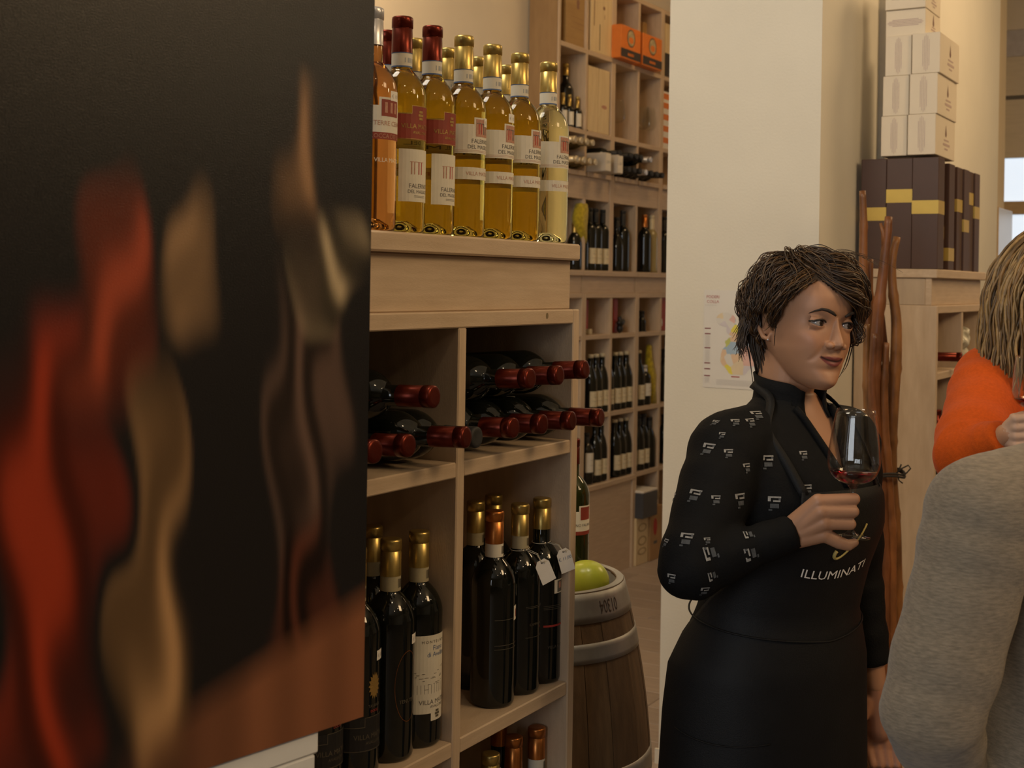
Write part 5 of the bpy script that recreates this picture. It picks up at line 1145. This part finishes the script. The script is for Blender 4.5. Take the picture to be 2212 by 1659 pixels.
# the glass in the hand
g0 = at(1838, 1160, 2.143); g1 = at(1849, 885, 2.143); gd = (g1-g0); GH = float(np.linalg.norm(gd))
gp2, gb2 = wineglass_mesh(H=GH, rmax=.0432, rrim=.0312, zb=.088, zmax=.125, foot=.031)
wg = empty('wine_glass', tuple(g0), rot=Vector(gd).to_track_quat('Z', 'Y').to_euler(), label='stemmed glass with a little red wine in the hand of the person in black', cat='glass')
ob('glass', me('glass', *lathe(gp2, 48), clear, True), wg)
wine = [(.0001, .0905)]+[(r-.0016, z+.0014) for r, z in gb2 if z < .108]+[(np.interp(.109, [z for r, z in gb2], [r for r, z in gb2])-.0016, .109), (.0001, .109)]
ob('wine', me('wine', *lathe(wine, 40), redwine, True), wg)
def legs(root, base, TT, m):
    c0 = np.array([base[0], base[1], 0]); parts = [loft(TT.rings(np.linspace(.74, .96, 10), .004, 28))]
    for s in (-1, 1):
        a = c0+TT.L*s*.09; parts.append(loft([[a+np.array([r*math.cos(q), r*math.sin(q), z]) for q in np.linspace(0, 2*math.pi, 21)[:-1]] for z, r in ((.05, .066), (.3, .072), (.5, .082), (.75, .10), (.86, .10))]))
        sh = remesh(join([capsule(a+np.array([0, 0, .045]), a+TT.F*.15+np.array([0, 0, .036]), .043, .035), capsule(a-TT.F*.03+np.array([0, 0, .041]), a+np.array([0, 0, .09]), .039, .046)]), .007, 3); ob('shoe', me('shoe', sh[0]-base, sh[1], blackfoil, True), root)
    v, f = remesh(join(parts), .009, 3); ob('trousers', me('trousers', v-base, f, m, True), root)
# ================================================================== person in the orange sweater
OB = np.array([1.18, 2.80, 0.]); OY = math.radians(-14)
OT = Torso([(0, 1.18, 2.80, .15, .11, 0), (.80, 1.18, 2.80, .20, .14, 0), (1.0, 1.18, 2.80, .185, .135, 0), (1.15, 1.18, 2.80, .185, .135, .005), (1.25, 1.18, 2.80, .185, .13, .005), (1.33, 1.18, 2.80, .172, .105, 0), (1.375, 1.18, 2.80, .135, .085, 0), (1.405, 1.18, 2.80, .085, .07, 0), (1.425, 1.18, 2.80, .06, .06, 0)], OY)
person2 = empty('person', tuple(OB), 0, 'person in orange sweater with long blonde hair, cut off by the picture edge', 'person')
oS = np.array([1.195, 2.80, 1.355])-OT.L*.150; oE = at(2096, 985, 2.60); oW = at(2182, 938, 2.50)
oS2 = np.array([1.18, 2.80, 1.335])+OT.L*.150; oE2 = oS2+np.array([.06, .02, -.27]); oW2 = oE2+np.array([-.02, -.10, -.20])
oH = np.array([1.175, 2.79, 1.565]); of = head_frame(oH, .35, 0, 0)
fk = [capsule(oE*.3+oW*.7, oW, .027, .022)]
for q in range(4):
    a = at(2194, 905+q*19, 2.482); b = at(2226, 902+q*20, 2.472); fk.append(capsule(oW+np.array([.0, 0, .012-.008*q]), a, .017, .0118)); fk.append(chain([a, b, b+np.array([-.004, .028, 0]), a+np.array([.008, .034, 0])], (.0105, .0098, .009, .008)))
fk.append(chain([oW+np.array([.01, .02, .015]), at(2205, 900, 2.515), at(2228, 893, 2.51)], (.013, .0105, .0085)))
oh = remesh(join(fk), .0022, 4)
oin = [loft(OT.rings(np.linspace(.84, 1.425, 30), -.012, 28)), chain([oS, oE, oW], (.045, .036, .024)), chain([oS2, oE2, oW2], (.045, .036, .024)), capsule(oW2, oW2+np.array([0, -.02, -.09]), .024, .02)]
for s in (-1, 1): oin.append(chain([np.array([1.18, 2.80, .85])+OT.L*s*.085, np.array([1.18, 2.80, .46])+OT.L*s*.085, np.array([1.18, 2.80, .08])+OT.L*s*.085, np.array([1.18, 2.80, .04])+OT.L*s*.085+OT.F*.12], (.08, .058, .042, .035)))
body_mesh('body', [(of(HEADV), HEADF, HEADC), (*oh, (.48, .31, .22)), (*remesh(join(oin), .008, 2), SKIN)], person2, OB); face_bits(person2, OB, of, 0)
knit = mat('orange_knit', (.52, .080, .006), var=.12, scale=160, bump=.5, bscale=420, rough=.95, spec=.2, sheen=.05)
def sleeve2(a, b, c, r, n=46, wr=.003, seed=0):
    return sleeve(a, b, c, r, seed, wr)
OV, OF = remesh(join([loft(OT.rings(np.linspace(.82, 1.42, 40), .014, 40)), sleeve(oS, oE, oW+(oE-oW)*.10, (.078, .078, .076, .074, .070, .058, .044, .038), 3, .004), sleeve(oS2, oE2, oW2, (.075, .072, .068, .06, .055, .045, .038), 5), capsule(oS*.5+np.array([1.18, 2.80, 1.35])*.5, oS, .075, .076), capsule(oS2*.5+np.array([1.18, 2.80, 1.35])*.5, oS2, .073, .074)]), .006, 4)
ob('sweater', me('sweater', OV-OB, OF, knit, True), person2)
jeans = mat('dark_jeans', (.03, .035, .06), var=.2, rough=.85)
legs(person2, OB, OT, jeans)
b1 = mat('hair_blonde', (.30, .19, .075), var=.3, scale=80, rough=.42); b2 = mat('hair_honey', (.20, .115, .04), var=.3, scale=80, rough=.42); b3 = mat('hair_ash', (.12, .07, .028), var=.3, scale=80, rough=.45)
def keepO(p):
    x, y, z = p
    if y > .03: return z > .062 or (abs(x) > .062 and z > -.02)
    return z > -.06
def flowO(p, rnd, er, ec, steps):
    path = [p.copy()]; q = p.copy(); d = np.array([np.sign(p[0]+1e-4)*.6, -.12 if p[1] < .04 else .05, 0.]); L_ = max(.06, p[2]+rnd.uniform(.16, .235)); st = L_/steps*1.15; ph = rnd.rand()*6.28; amp = rnd.uniform(.1, .45); lift = rnd.uniform(.02, .16)
    for i in range(steps):
        f = i/steps; t = d*max(0, 1-2.2*f)+np.array([0, 0, -1.])*(.35+f)+np.array([math.sin(ph+i*.9), math.cos(ph+i*.9), 0])*amp*f; t /= np.linalg.norm(t); q = q+t*st
        if q[2] > -.07: q = push_out(q, er, ec, lift)
        else: q = q+np.array([np.sign(q[0])*.0012, 0, 0])
        if q[1] > .045 and abs(q[0]) < .055 and q[2] < .06: break
        path.append(q.copy())
    return path
hair(person2, OB, of, [b3, b2, b1], 800, flowO, keepO, seed=6, rad=(.002, .0045), steps=20)
q0 = at(2231, 1000, 2.487); q1 = at(2234, 770, 2.487)
wg2 = empty('wine_glass', tuple(q0), rot=Vector(q1-q0).to_track_quat('Z', 'Y').to_euler(), label='stemmed glass of red wine at the picture edge, in front of the orange sweater', cat='glass')
ob('glass', me('glass', *lathe(wineglass_mesh(H=.205, rmax=.040, rrim=.033, zb=.105, zmax=.135, foot=.031)[0], 40), clear, True), wg2)
gb3 = wineglass_mesh(H=.205, rmax=.040, rrim=.033, zb=.105, zmax=.135, foot=.031)[1]
ob('wine', me('wine', *lathe([(.0001, .1075)]+[(r-.0016, z+.0014) for r, z in gb3 if z < .122]+[(np.interp(.1235, [z for r, z in gb3], [r for r, z in gb3])-.0016, .1235), (.0001, .1235)], 36), redwine, True), wg2)
# ================================================================== person in the grey sweater, seen from behind
GB = np.array([.850, 1.74, 0.]); GY = math.radians(150)
GT = Torso([(0, .850, 1.74, .15, .12, 0), (.8, .850, 1.74, .22, .17, 0), (1.0, .850, 1.74, .21, .16, 0), (1.12, .850, 1.74, .21, .16, 0), (1.22, .855, 1.74, .205, .14, 0), (1.285, .87, 1.745, .18, .115, 0), (1.33, .89, 1.75, .14, .09, 0), (1.365, .91, 1.755, .09, .07, 0), (1.39, .92, 1.755, .062, .062, 0)], GY)
person3 = empty('person', tuple(GB), 0, 'person in grey sweater seen from behind, nearest the camera at the picture corner', 'person')
gS = at(2128, 1112, 1.66); gE = at(2012, 1545, 1.62); gW = at(2090, 1790, 1.80)
gS2 = GB+np.array([0, 0, 1.27])+(GB+np.array([0, 0, 1.27])-gS)*np.array([1, 1, 0]); gE2 = gS2+np.array([.05, .03, -.27]); gW2 = gE2+np.array([-.04, .13, -.16])
heather = mat('heather_knit', (.235, .19, .135), var=.3, scale=90, stretch=(1, 1, 5), bump=.5, bscale=380, rough=.95, sheen=.15)
GV, GF = remesh(join([loft(GT.rings(np.linspace(.80, 1.385, 40), .012, 40)), sleeve(gS, gE, gW, (.074, .070, .066, .064, .061, .054, .046, .040), 4, .003), sleeve(gS2, gE2, gW2, (.074, .07, .066, .062, .06, .05, .042), 6), capsule(gS*.45+np.array([.850, 1.74, 1.30])*.55, gS, .080, .078), capsule(gS2*.45+np.array([.850, 1.74, 1.30])*.55, gS2, .078, .076)]), .006, 4)
ob('sweater', me('sweater', GV-GB, GF, heather, True), person3)
gH = np.array([.925, 1.76, 1.545])+GT.F*.03; gf = head_frame(gH, GY, 0, 0)
gin = [loft(GT.rings(np.linspace(.84, 1.39, 30), -.012, 28)), chain([gS, gE, gW, gW+np.array([.03, .06, -.06])], (.045, .036, .024, .022)), chain([gS2, gE2, gW2, gW2+np.array([-.02, .06, -.05])], (.045, .036, .024, .022))]
for s in (-1, 1): gin.append(chain([np.array([.850, 1.74, .85])+GT.L*s*.085, np.array([.850, 1.74, .46])+GT.L*s*.085, np.array([.850, 1.74, .08])+GT.L*s*.085, np.array([.850, 1.74, .04])+GT.L*s*.085+GT.F*.12], (.08, .058, .042, .035)))
body_mesh('body', [(gf(HEADV), HEADF, HEADC), (*remesh(join(gin), .008, 2), SKIN)], person3, GB)
legs(person3, GB, GT, jeans)
hair(person3, GB, gf, [h1, h2], 260, flowO, keepO, seed=8, rad=(.003, .006), steps=12)
